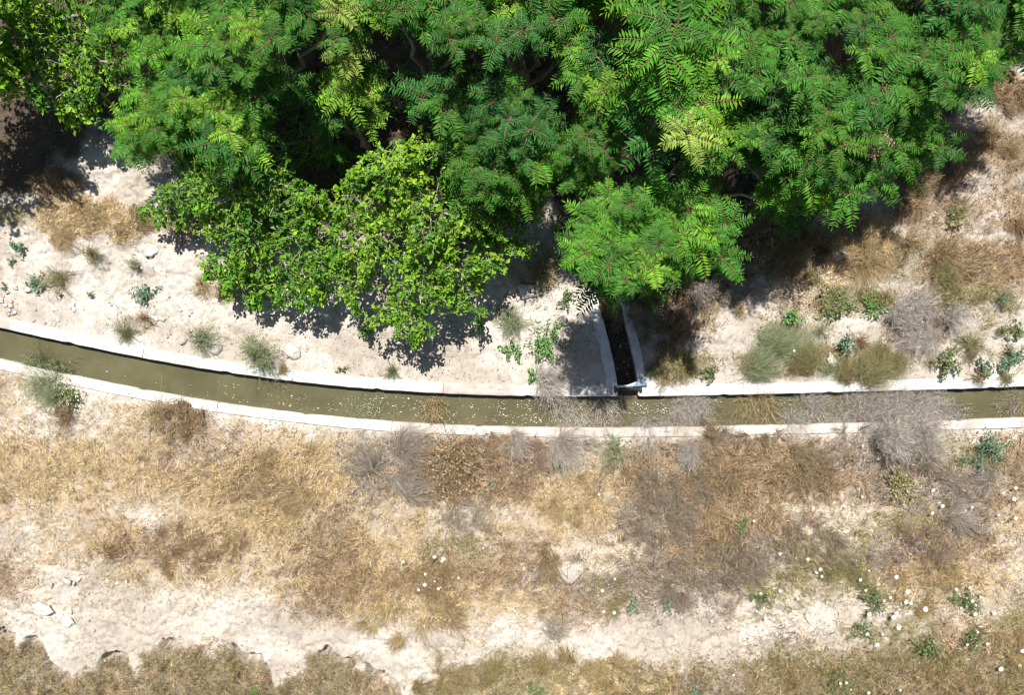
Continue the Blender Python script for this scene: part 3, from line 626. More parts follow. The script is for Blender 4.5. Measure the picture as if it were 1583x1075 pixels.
tuft(437, 570, 15, .25, STR, 'yellow straw tuft on the canal wall right of the round shrub', n=150)
tuft(605, 574, 18, .18, GRN, 'short green tuft behind the canal wall under the hanging branches', n=110)
leafy(530, 571, 9, .1, GRN, 'small green weed behind the wall, left of the short tuft', lsz=(.02, .035))
leafy(571, 510, 15, .2, LGR, 'green weed half in the leaf shadows below the leafy tree')
leafy(740, 505, 13, .2, LGR, 'green weed just below the tip of the leafy tree')
# north bank, middle
tuft(790, 500, 32, .30, GRGN, 'pale grey green grass clump above the leafy weeds', n=420)
leafy(846, 530, 30, .28, LGR, 'largest green leafy weed in the open gap, beside the tree shadow')
leafy(793, 541, 17, .15, LGR, 'low green weed left of the largest leafy weed')
leafy(822, 581, 12, .12, LGR, 'small green weed by the dusty canal wall')
leafy(876, 463, 15, .15, GRN, 'dark weed at the edge of the shade right of the slab')
leafy(868, 402, 18, .2, GRN, 'shaded weed under the trees above the pale slab')
twiggy(835, 425, 22, .2, OLV, 'dry olive weed just above the pale slab', 'weed', 'dry_weed', nl=60)
tuft(1012, 573, 17, .25, GRN, 'dense green tuft right of the side channel wall', n=260)
twiggy(1055, 572, 30, .2, OLV, 'yellowish low shrub right of the dense green tuft', nl=350, leafpal=OLV, name='small_shrub')
leafy(1095, 578, 15, .15, GRN, 'mossy olive weed by the wall at the shadow edge')
twiggy(1060, 440, 62, .55, GREY, 'dark twiggy dead bush in the shade below the fern-like leaves', wd=.006)
twiggy(1030, 500, 42, .4, BRN, 'brown dead bush in the shade beside the side channel')
# north bank, right
tuft(1175, 545, 52, .55, GRGN, 'large pale green broom-like bush above the canal wall', 'bush', 'broom_bush', mini=28, n=1500, wd=.006)
tuft(1243, 552, 34, .45, OLV, 'greener bush grown into the right side of the pale broom-like bush', 'bush', 'broom_bush', n=600)
leafy(1225, 488, 18, .3, LGR, 'upright green weed above the two broom-like bushes')
twiggy(1270, 512, 18, .2, GRGN, 'sparse grey weed on bare soil right of the upright green weed', 'weed', 'dry_weed', dens=.7, nl=30)
leafy(1306, 532, 20, .3, BLU, 'blue green leafy bush at the left of the big olive bush')
tuft(1352, 552, 52, .55, OLV, 'big olive straw bush spilling over the canal wall', 'bush', 'broom_bush', mini=24, n=900)
twiggy(1348, 598, 30, .25, OLV, 'olive shoots trailing over wall and water under the big olive bush', 'bush', 'trailing_shoots', nl=200, leafpal=GRN)
twiggy(1415, 500, 52, .45, PALE, 'grey leafless bush above the canal, right part', mini=24, dens=1.8)
leafy(1465, 560, 27, .3, GRN, 'dark green leafy bush just behind the canal wall, right part', 'bush', 'leafy_bush')
leafy(1520, 567, 20, .2, BLU, 'bluish weed patch between dark bush and right edge')
leafy(1560, 553, 22, .22, BLU, 'bluish leafy weed nearest the right edge above the wall')
twiggy(1497, 526, 26, .2, OLV, 'thin olive sprawling weed above the dark green leafy bush', 'weed', 'sprawling_weed', nl=110, leafpal=GRN)
leafy(1570, 510, 15, .15, GRN, 'small weed on bare soil at the right edge')
leafy(1290, 468, 34, .15, GRN, 'low green mat of weeds below the ring of straw')
leafy(1350, 470, 28, .15, LGR, 'brighter low green weeds left of the grey leafless bush')
twiggy(1475, 450, 46, .3, OLV, 'dark olive tangle right of the grey leafless bush', nl=420, leafpal=GRN, name='low_shrub')
twiggy(1402, 375, 27, .25, BRN, 'small dark brown weed on bare soil right of the straw ring', nl=90, leafpal=OLV, name='dry_weed', cat='weed')
twiggy(1455, 395, 30, .22, BRN, 'flat brown tangle above the dark olive one', nl=120, leafpal=BRN, name='low_shrub')
leafy(1470, 345, 16, .15, OLV, 'yellow green weed near the upper right bare soil')
tuft(1190, 370, 62, .60, STR, 'tall tangled straw clump right of the fern-like tree', 'dry clump', 'dry_grass_clump', n=1100)
tuft(1243, 395, 42, .7, BRN, 'brown upright clump between the straw clump and the straw ring', 'dry clump', 'dry_grass_clump', n=700, droop=.5)
tuft(1322, 380, 72, .35, STR, 'wide ring of bent straw around a white stone', 'dry clump', 'dry_grass_clump', n=1100, inner=.12, mini=0)
tuft(1455, 240, 72, .45, BRN, 'soft brown dry clump beside the outermost crown, upper right', 'dry clump', 'dry_grass_clump', n=1200, wd=.005)
tuft(1410, 300, 46, .35, BRN, 'brown dry clump under the right end of the crowns', 'dry clump', 'dry_grass_clump', n=600, wd=.005)
tuft(1530, 235, 44, .3, BRN, 'thin brown dry clump close to the upper right edge', 'dry clump', 'dry_grass_clump', n=500, wd=.005)
tuft(1560, 350, 40, .35, BRN, 'dark brown dry clump at right edge on the bank', 'dry clump', 'dry_grass_clump', n=450)
tuft(1550, 140, 48, .35, BRN, 'brown straw clump in the black shade at the upper right corner', 'dry clump', 'dry_grass_clump', n=500)
tuft(125, 338, 58, .3, STR, 'golden mat of straw on the bank at left', 'dry clump', 'dry_grass_clump', n=1100)
tuft(192, 350, 36, .25, BRN, 'browner end of the straw mat beside the leafy tree', 'dry clump', 'dry_grass_clump', n=450)
tuft(85, 285, 36, .25, BRN, 'brown straw half in the shadow at the left', 'dry clump', 'dry_grass_clump', n=400)
for k_ in range(34):
    if k_ < 22: px, py, wh, gr = R.uniform(1130, 1575), R.uniform(300, 565), 'low scruffy weed on the pale slope right of the crowns', 'scruffy weeds on the right slope'
    elif k_ < 24: px, py, wh, gr = R.uniform(15, 330), R.uniform(395, 500), 'low scruffy weed on the bare soil at left', 'scruffy weeds on the left soil'
    else: px, py, wh, gr = R.uniform(1010, 1560), R.uniform(570, 588), 'low scruffy weed against the back of the right canal wall', 'scruffy weeds along the wall'
    twiggy(px, py, R.uniform(8, 20), R.uniform(.08, .2), [OLV, BRN, GRGN, STR][k_ % 4], wh, 'weed', 'scruffy_weed', dens=1.2, nl=int(R.uniform(20, 160)), leafpal=[GRN, BRN, BLU, OLV][k_ % 4], group=gr)
twiggy(948, 492, 30, .3, BRN, 'brown brush growing over the head of the left side channel wall', nl=160, mini=12)
twiggy(962, 500, 32, .6, MIXB, 'dead brush lodged across the head of the side channel', 'brush', 'dead_brush', nl=220, mini=13, leafpal=BRN)
twiggy(1000, 520, 24, .3, OLV, 'olive brush crowding the right side channel wall', nl=200, mini=12, leafpal=GRN)
# south bank of the canal
twiggy(62, 588, 50, .4, GRGN, 'green grey bush leaning over the canal at lower left bank', nl=900, leafpal=GRN, name='bank_bush', cat='bush', lean=(0, 10), dens=1.5, mini=20)
rt = leafy(107, 614, 28, .22, GRN, 'green bush dotted with tiny pale blossoms by the lower left wall', 'bush', 'flowering_bush')
base = np.array(rt.location); n = 190; th = R.uniform(0, 6.28, n); q = np.sqrt(R.random(n)) * .33; P = np.stack([base[0] + q * np.cos(th), base[1] + q * np.sin(th), base[2] + .26 - q * .3], 1)
mb = MB(); leaves(mb, P, R.normal(size=(n, 3)) * [1, 1, .2], np.zeros((n, 3)) + [0, 0, 1], .024, .022, pick(n, [(.6, .58, .4), (.7, .7, .6)], [1, 1]), .1, .5); mb.build('blossoms', M_bloom, rt, base)
twiggy(100, 640, 30, .2, BRN, 'brown withered weed below the pale blossoming bush', nl=160, name='dry_weed', cat='weed')
twiggy(292, 652, 38, .32, BRN, 'dark brown tangled bush beside the canal wall, left part', nl=700, dens=1.3)
twiggy(243, 640, 26, .2, STR, 'straw coloured tangle left of the dark brown one', nl=200)
tuft(565, 655, 62, .6, GRGN, 'fan of thin grey green stems standing by the canal wall', 'bush', 'broom_bush', n=420, lean=(-5, 30), wd=.0065)
tuft(622, 705, 66, .42, GREY, 'combed grey dead bush below the fan of thin stems', 'bush', 'dead_bush', n=1700, lean=(10, -8), wd=.005, mini=28)
twiggy(668, 642, 28, .6, STR, 'tall tan stalks reaching over the water', 'dry stalks', 'dry_stalks', nl=200, lean=(0, 34), dens=.8, leafpal=STR)
twiggy(700, 715, 50, .4, BRN, 'tan thistle with curled dead leaves right of the combed grey bush', mini=0, nl=1100, leafpal=([(.42, .32, .19), (.28, .18, .1), (.5, .42, .3)], [3, 2, 1]), lsz=(.025, .05), name='dead_thistle', cat='thistle')
twiggy(862, 668, 76, .4, PALE, 'thin grey twigs hanging over the middle of the water', mini=24, dens=2.2, nl=500, lsz=(.008, .02), lean=(0, 26), wd=.0038, sub=5)
twiggy(1062, 650, 66, .5, PALE, 'grey twig bush over the water right of the side channel', mini=24, dens=2.7, nl=700, lsz=(.008, .02), lean=(0, 28), wd=.0038)
twiggy(1180, 632, 46, .4, STR, 'straw coloured twigs over the water between grey bushes', mini=0, dens=.9, lean=(0, 30), wd=.005)
twiggy(1262, 645, 60, .5, PALE, 'grey bush over the canal left of the largest grey one', mini=24, dens=3.0, nl=700, lsz=(.008, .02), lean=(0, 22), wd=.0038)
twiggy(1350, 640, 62, .6, PALE, 'upright grey bush covering the water below the trailing shoots', mini=24, dens=3.4, nl=700, lsz=(.008, .02), lean=(0, 25), wd=.005)
twiggy(1412, 668, 92, .36, PALE, 'largest pale grey bush on the canal bank at right', mini=24, dens=1.9, nl=700, lsz=(.008, .02), lean=(0, 12), wd=.005)
twiggy(1575, 628, 24, .4, GREY, 'small grey bush over the water at the right edge', dens=1.0, lean=(0, 14))
leafy(1525, 690, 36, .35, BLU, 'dark bluish green shrub below the canal wall near the right edge', 'bush', 'leafy_bush', n=1100, lsz=(.02, .04))
twiggy(950, 695, 28, .25, GRGN, 'small green shrub in the dry scrub below the water', nl=260, leafpal=GRN, name='small_shrub')
twiggy(880, 690, 34, .25, GREY, 'pale grey tangle left of the small green shrub', nl=150, leafpal=OLV)
twiggy(800, 700, 45, .25, PNK, 'pinkish brown low scrub between thistle and pale tangle', nl=250)
tuft(1482, 760, 60, .4, GREY, 'grey green dead bush right of the yellow green patch', 'bush', 'dead_bush', n=1300, mini=24)
leafy(1393, 745, 30, .2, OLV, 'yellow green leafy patch among grey scrub')
twiggy(1400, 705, 55, .35, MIXG, 'dark grey scrub below the largest grey bush', dens=1.3)
twiggy(1262, 840, 50, .3, MIXG, 'dark grey low bush with white flowers in front', nl=200, leafpal=GRGN)
twiggy(1110, 700, 60, .3, MIXB, 'reddish brown low scrub below the grey twig bush', nl=600, dens=1.2)
twiggy(1250, 730, 70, .28, MIXB, 'rust brown scrub in the middle of the right half', nl=900, dens=1.0)
twiggy(1020, 800, 80, .28, MIXG, 'purplish grey scrub left of the rust coloured growth', nl=500, dens=1.1)
twiggy(1090, 880, 80, .28, MIXG, 'purplish grey scrub reaching down to the pale track', nl=400, dens=1.1)
for px, py, r, pl, l in [(735, 672, 40, MIXB, 'brown brush spilling onto the dusty wall right of the tan stalks'), (800, 668, 34, STR, 'thin straw brush on the wall below the foam flecked water'),
                         (930, 668, 36, MIXG, 'grey brown brush on the wall opposite the sluice'), (1000, 666, 38, PALE, 'pale twigs crossing the wall just right of the sluice'),
                         (1110, 664, 42, MIXG, 'grey brown brush hiding the wall below the grey twig bush'), (1170, 668, 36, MIXB, 'rusty brush hiding the wall below the straw coloured twigs'),
                         (1230, 662, 42, PALE, 'pale brush hiding the wall left of the grey bush over the canal'), (1305, 660, 46, MIXG, 'dense brown grey brush hiding the wall at the foot of the upright grey bush'),
                         (1500, 660, 26, MIXG, 'low brush touching the wall left of the dark bluish shrub')]:
    twiggy(px, py, r, .28, pl, l, 'brush', 'wall_brush', dens=1.5, lean=(0, 12), mini=13, wd=.0045, nl=120)
leafy(1145, 815, 16, .12, GRN, 'small fresh green spot amid brown scrub')
leafy(1120, 850, 22, .12, OLV, 'yellowish green patch under the fresh green spot')
twiggy(855, 965, 34, .15, GREY, 'flat purplish grey dead weed reaching into the pale track', 'dead weed', 'dead_weed', mini=0, dens=.6, lean=(0, -22), sub=4, wd=.005)
twiggy(850, 862, 40, .2, BRN, 'dark curled dead weed left of the large boulder', 'dead weed', 'dead_weed', nl=380)
tuft(168, 850, 24, .25, BRN, 'brownish spiky tuft alone on the stony soil at left', n=180)
tuft(1405, 850, 55, .4, PNK, 'pinkish tall grass above the white flowers', 'dry clump', 'dry_grass_clump', n=700)
tuft(1300, 890, 46, .35, OLV, 'yellow bent grass left of the white flowers', 'dry clump', 'dry_grass_clump', n=450)
tuft(1440, 905, 60, .35, STR, 'golden bent grass among the white flowers', 'dry clump', 'dry_grass_clump', n=700)
tuft(1560, 1000, 46, .35, STR, 'rusty straw clump at the lower right edge', 'dry clump', 'dry_grass_clump', n=420)
tuft(900, 770, 55, .25, STR, 'orange straw swept in an arc above the boulder', 'dry clump', 'dry_grass_clump', n=600)
tuft(720, 800, 60, .25, GREY, 'brown grey grass swept around the first bare patch', 'dry clump', 'dry_grass_clump', n=500)
tuft(590, 930, 75, .25, STR, 'golden grass fringe hanging toward the pale track', 'dry clump', 'dry_grass_clump', n=1000)
tuft(740, 930, 75, .25, BRN, 'brown grass fringe right of the golden one', 'dry clump', 'dry_grass_clump', n=900)
tuft(960, 920, 40, .25, OLV, 'olive grass with a few white flowers above the track', 'dry clump', 'dry_grass_clump', n=350)
tuft(455, 735, 60, .3, STR, 'golden brown mat of grass, upper left of the dry slope', 'dry clump', 'dry_grass_clump', n=900)
tuft(300, 850, 70, .22, BRN, 'brown mat of grass in the middle of the left slope', 'dry clump', 'dry_grass_clump', n=900, wd=.005)
tuft(850, 1035, 44, .35, DOL, 'olive upright grass at the bottom edge, middle', 'dry clump', 'dry_grass_clump', n=500)
tuft(950, 1040, 46, .4, STR, 'golden upright grass at the bottom edge right of the olive one', 'dry clump', 'dry_grass_clump', n=500)
tuft(700, 1050, 60, .3, DOL, 'dark olive grass below the pale track, bottom middle', 'dry clump', 'dry_grass_clump', n=700)
leafy(830, 1065, 22, .15, GRN, 'fresh green weed at the very bottom edge, middle')
leafy(1435, 1000, 26, .2, GRN, 'yellow green bushy weed below the white flowers')
leafy(392, 1068, 9, .1, LGR, 'pale green sprig at the bottom edge, left half')
leafy(865, 722, 14, .12, GRN, 'small green weed below the pale grey tangle')
leafy(758, 750, 8, .1, BLU, 'tiny bluish weed right of the tan thistle')
leafy(975, 932, 14, .12, BLU, 'bluish weed above the pale track, left of three white flowers')
leafy(1030, 935, 12, .12, BLU, 'bluish weed with a single white flower above')
leafy(1075, 1068, 12, .12, BLU, 'grey green weed at the bottom edge, right of middle')
for px, py, r in [(1335, 930, 30), (1500, 925, 30), (1510, 990, 30), (1340, 965, 22), (1180, 925, 20)]:
    pass
for px, py, r, l in [(1350, 925, 30, 'green weed carrying the left cluster of white flowers'), (1495, 930, 32, 'green weed carrying the right cluster of white flowers'),
                     (1500, 985, 28, 'green weed carrying the lowest flower cluster at right'), (1335, 975, 24, 'green weed under the lower left flower cluster'),
                     (1178, 928, 20, 'small green weed with five white flowers left of the pale hump'), (1300, 1055, 26, 'dark green weed at the bottom edge with tiny white flowers')]:
    leafy(px, py, r, .2, GRN, l, lsz=(.02, .04))

# ------------------------------------------------------------------ white flower heads
def flower_mesh(hh, r, lean, seed):
    rs = np.random.default_rng(seed); st = MB(); top = np.array([lean[0], lean[1], hh])
    t_ = np.linspace(0, 1, 4)[:, None]; tube(st, top * t_ + np.array([0, 0, 0]) - [0, 0, .02] * (1 - t_), .003, [.16, .2, .07], 4)
    bl = MB(); n = 46; a = np.arange(n) * 2.39996; q = np.sqrt((np.arange(n) + .5) / n) * r * rs.uniform(.85, 1.1, n)
    C = np.stack([np.cos(a) * q, np.sin(a) * q, -.12 * q * q / r + rs.normal(size=n) * .002], 1) + top
    A = np.repeat(C, 3, 0); th = rs.uniform(0, 6.28, len(A)); D = np.stack([np.cos(th), np.sin(th), 0 * th], 1)
    leaves(bl, A - D * r * .14, D, rs.normal(size=A.shape) * .12 + [0, 0, 1], r * .3, r * .22, np.tile([.9, .9, .87], (len(A), 1)), .06, .5)
    bl.add(np.concatenate([[top - [0, 0, .25 * r]], np.stack([np.cos(np.arange(8) * .785) * r * .8, np.sin(np.arange(8) * .785) * r * .8, np.full(8, .02 * r)], 1) + top]),
           [[0, 1 + (k + 1) % 8, 1 + k] for k in range(8)], np.array([.45, .5, .3]))
    return st, bl
protos = []
FL3 = [(870, 20, 6), (800, 202, 6), (1117, 163, 9), (1160, 232, 9), (1145, 218, 5), (1117, 268, 8), (1294, 237, 7), (1422, 173, 7), (1488, 158, 8), (1477, 198, 10), (1488, 288, 10), (1410, 272, 7), (320, 300, 7), (439, 456, 9), (462, 455, 8), (564, 470, 10), (584, 525, 11), (622, 518, 9), (624, 552, 7), (514, 462, 5), (767, 482, 7), (822, 535, 8), (784, 564, 8), (858, 576, 10), (959, 560, 11), (813, 612, 7), (870, 608, 7), (820, 648, 8), (861, 662, 7), (1000, 620, 11), (895, 652, 6), (928, 636, 7), (993, 674, 11), (1013, 664, 8), (958, 708, 8), (936, 728, 12), (833, 724, 11), (970, 768, 13), (1084, 703, 13), (1170, 502, 6), (1206, 604, 10), (1285, 610, 10), (1266, 642, 7), (1338, 643, 9), (1290, 662, 9), (1272, 677, 7), (1250, 692, 8), (1306, 680, 6), (1298, 714, 9), (1386, 706, 10), (348, 628, 8), (440, 620, 8), (513, 648, 7), (340, 686, 6), (338, 710, 6), (370, 734, 7), (366, 684, 5), (140, 708, 6), (138, 742, 6), (228, 750, 5), (824, 805, 10), (793, 822, 8), (864, 862, 12), (828, 785, 7), (893, 803, 6), (1308, 796, 7), (1324, 804, 7), (1275, 834, 7), (1268, 850, 7), (1296, 842, 7), (1314, 858, 7), (1356, 850, 8), (1252, 860, 7), (1232, 872, 6), (1316, 820, 7), (1432, 965, 12), (1510, 876, 10), (1492, 918, 7), (1512, 942, 9), (700, 1022, 7), (722, 1018, 7), (716, 1038, 6), (828, 1068, 8), (754, 1062, 5), (672, 1028, 5), (226, 986, 6), (970, 1050, 6)]
FL2 = [(254, 463, 8), (262, 479, 8), (410, 466, 9), (436, 478, 6), (460, 487, 11), (366, 535, 7), (405, 577, 6), (362, 584, 9), (333, 607, 8), (396, 601, 6), (430, 600, 7), (440, 588, 7), (472, 598, 7), (502, 549, 9), (507, 566, 6), (380, 618, 5), (1142, 188, 7), (1150, 512, 6), (1206, 566, 7), (1150, 620, 9), (1133, 630, 5), (1463, 587, 9), (1160, 708, 8), (1198, 722, 9), (328, 945, 5), (345, 985, 6), (361, 980, 6), (325, 998, 5), (1325, 232, 5)]
FL6 = [(895, 830, 6), (800, 878, 7), (903, 893, 6), (932, 942, 8), (948, 935, 6), (838, 1042, 6), (522, 608, 7)]
FLW = [(1053 + a / 2.866, 700 + b_ / 2.866, r / 2.866) for a, b_, r in FL3] + [(530 + a / 2.866, 700 + b_ / 2.866, r / 2.866) for a, b_, r in FL2] + [(1053 + a / 2.987, 340 + b_ / 2.987, r / 2.987) for a, b_, r in FL6]
for k in range(6):
    hh = .09 + .03 * k; st, bl = flower_mesh(hh, .04, (R.normal() * .04, R.normal() * .04), k)
    r_ = thing('white_wildflower', (0, 0, 0), 'x', 'flower'); st.build('stem', M_weed, r_); bl.build('flower_head', M_bloom, r_); protos.append((r_, hh, np.array(st.V[-1]).mean(0) if 0 else None))
used = [False] * 6
def fgroup(px, py):
    if px < 800 and py < 930: return ('white flower of the loose cluster in brown grass, left of the boulder', 'white flowers left of the boulder')
    if px < 800: return ('tiny white flower below the pale track, bottom middle', 'tiny flowers below the track')
    if py < 700: return ('white flower rising through the grey bushes on the canal bank', 'flowers in the bank bushes')
    if px < 1100: return ('white flower standing alone in the scrub of the middle', 'scattered flowers in the middle scrub')
    if py > 1035: return ('small white flower at the bottom edge, right part', 'flowers at the bottom edge')
    if px > 1540: return ('white flower near the right edge of the dry slope', 'flowers near the right edge')
    if py < 810: return ('white flower in the grey dead bushes of the upper right slope', 'flowers in grey dead bushes')
    if px < 1290 and py < 905: return ('white flower in front of the dark grey low bush', 'flowers by the dark grey bush')
    if px < 1260: return ('white flower on the small weed left of the pale hump', 'flowers left of the pale hump')
    if px > 1465 and py < 960: return ('white flower of the right hand cluster above the lowest ones', 'right cluster of white flowers')
    if px > 1465: return ('white flower of the lowest cluster at right', 'lowest cluster of white flowers')
    return ('white flower of the big cluster in the golden bent grass', 'big cluster of white flowers')
for i, (px, py, r) in enumerate(FLW):
    k = int(R.integers(0, 6)) if i > 5 else i; p, hh, _ = protos[k]
    st = p.children
    if not used[k]: o = p; used[k] = True
    else:
        o = p.copy(); S.collection.objects.link(o)
        for ch in st:
            if True: c = ch.copy(); c.parent = o; S.collection.objects.link(c)
    x, y, z = [float(a) for a in GW(px, py)]
    sc = r * PX / .04 * .92; x2, y2 = [float(a) for a in W(px, py, z + hh * sc)]
    o.location = (x2, y2, float(G(np.array(x2), np.array(y2)))); o.scale = (sc, sc, min(max(.8, sc), 1.05)); o.rotation_euler = (0, 0, R.uniform(0, 6))
    l, g_ = fgroup(px, py); o['label'] = l; o['group'] = g_

# ------------------------------------------------------------------ trees with feathery leaves
def feather_leaves(mb, B, az, el, L, tint, npair=11):
    """compound leaves: base B, azimuth, start elevation, length; leaflets in pairs on a reddish midrib"""
    n = len(B); h = np.stack([np.cos(az), np.sin(az), np.zeros(n)], 1); up = np.array([0, 0, 1.]); side = np.stack([-np.sin(az), np.cos(az), np.zeros(n)], 1)
    bend = R.uniform(-.12, .12, n)[:, None]
    def pt(t): return B + h * (L * t * np.cos(el))[:, None] + up * (L * (t * np.sin(el) - .5 * t * t * (.6 + .4 * np.sin(el))))[:, None] + side * bend * (L * t * t)[:, None]
    # midrib
    V = []
    for k in range(5):
        t = k / 4; p = pt(t); wd = .006 * (1.1 - t * .7); V += [p - side * wd, p + side * wd]
    V = np.stack(V, 1); i = np.arange(n)[:, None] * 10
    rib = vary(n, (.17, .10, .05), .2, .1)
    mb.add(V, np.concatenate([i + [2 * k, 2 * k + 1, 2 * k + 3, 2 * k + 2] for k in range(4)]), np.repeat(rib, 10, 0))
    for k in range(npair + 1):
        t = .13 + .87 * k / npair; p = pt(t); tg = nrm(pt(t + .02) - pt(t - .02)); prof = math.sin(math.pi * min(1, .25 + .72 * (k / npair))) ** .6
        nn = nrm(np.cross(tg, side)); nn = np.where(nn[:, 2:] < 0, -nn, nn)
        for s in ((-1, 1) if k < npair else (0,)):
            ll = L * R.uniform(.20, .27, n) * (.55 + .5 * prof)
            d = side * s * .92 + tg * (R.uniform(.25, .55, (n, 1)) if s else 1.0) + R.normal(size=(n, 3)) * .10 - up * R.uniform(.05, .4, (n, 1))
            c = tint * (1 + R.normal(size=(n, 1)) * .13)
            leaves(mb, p, d, nn + R.normal(size=(n, 3)) * .22, ll, ll * R.uniform(.23, .30, n), c.clip(.004, .6), .14, .36)
GAPS = [(605, 72, 62, 52), (730, 100, 55, 34), (824, 95, 62, 44), (957, 40, 58, 46), (603, 150, 30, 34), (545, 203, 34, 28), (883, 180, 32, 58), (1012, 262, 66, 44), (865, 305, 32, 45),
        (482, 96, 50, 44), (445, 215, 46, 66), (1142, 276, 40, 42), (1288, 86, 46, 54), (1187, 28, 32, 36), (1160, 150, 20, 30), (350, 120, 22, 26)]
def in_gap(x, y, z):
    f = PX * (1 - z / H); px = x / f + 791.5; py = 537.5 - y / f; m = np.zeros(len(px), bool)
    for (a, b_, c, d) in GAPS: m |= ((px - a) / c) ** 2 + ((py - b_) / d) ** 2 < .8 + .5 * vn(px / 14, py / 14, 3)
    return m & (z > 1.0)
GT = np.array([(.050, .185, .016), (.064, .22, .018), (.095, .275, .018), (.17, .36, .024), (.034, .15, .022), (.26, .37, .06)])
def feather_tree(label, lobes, trunk, tints=(4, 4, 2.5, 1, 2, .15), dens=1.0, lsc=1.0, group='feathery leaved trees on the bank', name='feathery_tree', jut=None):
    """lobes: pixel x, y, radius, top height"""
    reseed(label)
    x0, y0, z0 = [float(a) for a in GW(*trunk)]; base = (x0, y0, z0 - .05); root = thing(name, base, label, 'tree', group)
    tb = MB(); mb = MB(); w_ = np.array(tints, float); bark = np.array([.24, .21, .18]); hm = max(l[3] for l in lobes)
    fork = np.array([x0 + R.normal() * .1, y0 + R.normal() * .1, z0 + max(.8, hm * .35)])
    tt = np.linspace(0, 1, 6)[:, None]; P = np.array(base) * (1 - tt) + fork * tt; P[1:-1, :2] += R.normal(size=(4, 2)) * .03
    tube(tb, P, np.linspace(.09, .06, 6) * (hm / 4), bark, 8)
    for (px, py, r, h) in lobes:
        cx, cy = [float(a) for a in W(px, py, h)]; rr = r * PX * (1 - h / H); c = np.array([cx, cy, h - rr * .55 - .2])
        tt = np.linspace(0, 1, 7)[:, None]; L0 = fork * (1 - tt) + c * tt; L0[:, 2] += (np.sin(tt * np.pi) * .15).ravel(); L0[1:-1, :2] += R.normal(size=(5, 2)) * .05
        tube(tb, L0, np.linspace(.045, .022, 7) * (hm / 4), bark, 6)
        nt_ = max(3, int(rr * rr * 25 * dens)); A = []
        for lay, (fr, dz) in enumerate([(1, 0), (.8, .4), (.45, .9)]):
            m = max(2, int(nt_ * fr)); a = np.arange(m) * 2.39996 + R.uniform(0, 6); q = np.sqrt((np.arange(m) + R.uniform(.2, .8, m)) / m)
            px_ = cx + rr * q * np.cos(a) * .85; py_ = cy + rr * q * np.sin(a) * .85; pz = h - .62 * rr * q ** 2 * 1.1 - dz + R.normal(size=m) * .13
            A.append(np.stack([px_, py_, np.maximum(pz, .45)], 1))
        A = np.concatenate(A); g_ = in_gap(A[:, 0], A[:, 1], A[:, 2]); A = A[~g_] if (~g_).sum() > 2 else A[:3]; m = len(A)
        st = L0[-1] * .7 + L0[-2] * .3; strands(tb, np.tile(c, (m, 1)), A, np.zeros((m, 3)), .03, .014, vary(m, bark, .15), 3)
        base_t = R.choice(6, p=w_ / w_.sum())
        for a in A:
            nl = int(R.integers(9, 14)); az = np.arange(nl) * (6.283 / nl) + R.uniform(0, 6) + R.normal(size=nl) * .25
            out = math.atan2(a[1] - cy, a[0] - cx); near = R.random(); el = R.uniform(.15, .95, nl)
            L = R.uniform(.36, .6, nl) * lsc * .8 * R.uniform(.75, 1.15) * (1 + .18 * np.cos(az - out))
            k = base_t if R.random() < .3 else R.choice(6, p=w_ / w_.sum()); T = GT[k] * R.uniform(.85, 1.2)
            T = T * (1 + R.normal(size=(nl, 1)) * .12); 
            feather_leaves(mb, np.tile(a, (nl, 1)) + R.normal(size=(nl, 3)) * .02, az, el, L, T.clip(.01, .5))
    tb.build('trunk', M_bark, root, base, smooth=True); mb.build('crown', M_feather, root, base)
    return root
feather_tree('feathery tree reaching lowest at far left, beside the leafy tree in the corner', [(240, 165, 62, 2.6), (215, 205, 40, 1.9), (345, 195, 58, 3.0), (290, 130, 60, 3.2)], (330, 250), tints=(3, 4, 4, 2, 1, .4))
feather_tree('bluish green feathery tree at the top edge, second from left', [(250, 45, 58, 3.0), (330, 60, 62, 3.8), (190, 15, 44, 3.0), (195, -60, 70, 3.4), (300, -50, 80, 3.8), (300, -165, 105, 4.5), (310, -285, 105, 4.5)], (380, 140), tints=(4, 3, 3, 2.5, 1, .8))  # lobes above the top edge, here and below: unseen, added to shade the gaps
feather_tree('feathery tree at the top edge with pale yellow tips, left of the first dark gap', [(420, 45, 60, 4.1), (500, 25, 55, 4.0), (430, -70, 90, 4.2), (450, -165, 105, 4.5), (460, -285, 105, 4.5), (410, 130, 48, 3.0)], (460, 160), tints=(3, 4, 3, 1.5, 2, .5))
feather_tree('small dark feathery crown standing between the dark gaps, upper left half', [(545, 135, 48, 3.0), (540, 175, 38, 2.4), (500, 190, 35, 2.0)], (570, 230), tints=(5, 3, 1, .4, 4, 0))
feather_tree('feathery tree at the top edge over the wide dark gap, left of middle', [(620, 30, 50, 4.2), (660, 45, 45, 4.3), (720, 45, 55, 4.6), (640, -70, 90, 4.5), (620, -165, 105, 4.5), (630, -285, 105, 4.5)], (690, 170), tints=(3, 4, 3, 2.5, 2, .2))
feather_tree('feathery tree at the top edge with long drooping leaves, middle', [(780, 50, 52, 4.6), (850, 40, 50, 4.2), (880, 70, 35, 3.6), (800, -70, 90, 4.6), (790, -165, 105, 4.5), (800, -285, 105, 4.5)], (800, 180), tints=(3, 4, 3, 2, 2, .2))
feather_tree('bluish feathery tree right of the bright leafy tree, below the wide dark gap', [(800, 180, 62, 3.9), (750, 165, 45, 3.4), (760, 250, 60, 3.2), (825, 275, 48, 2.9), (690, 150, 45, 3.3), (830, 230, 45, 3.2)], (790, 270), tints=(6, 4, 1, .6, 5, 0))
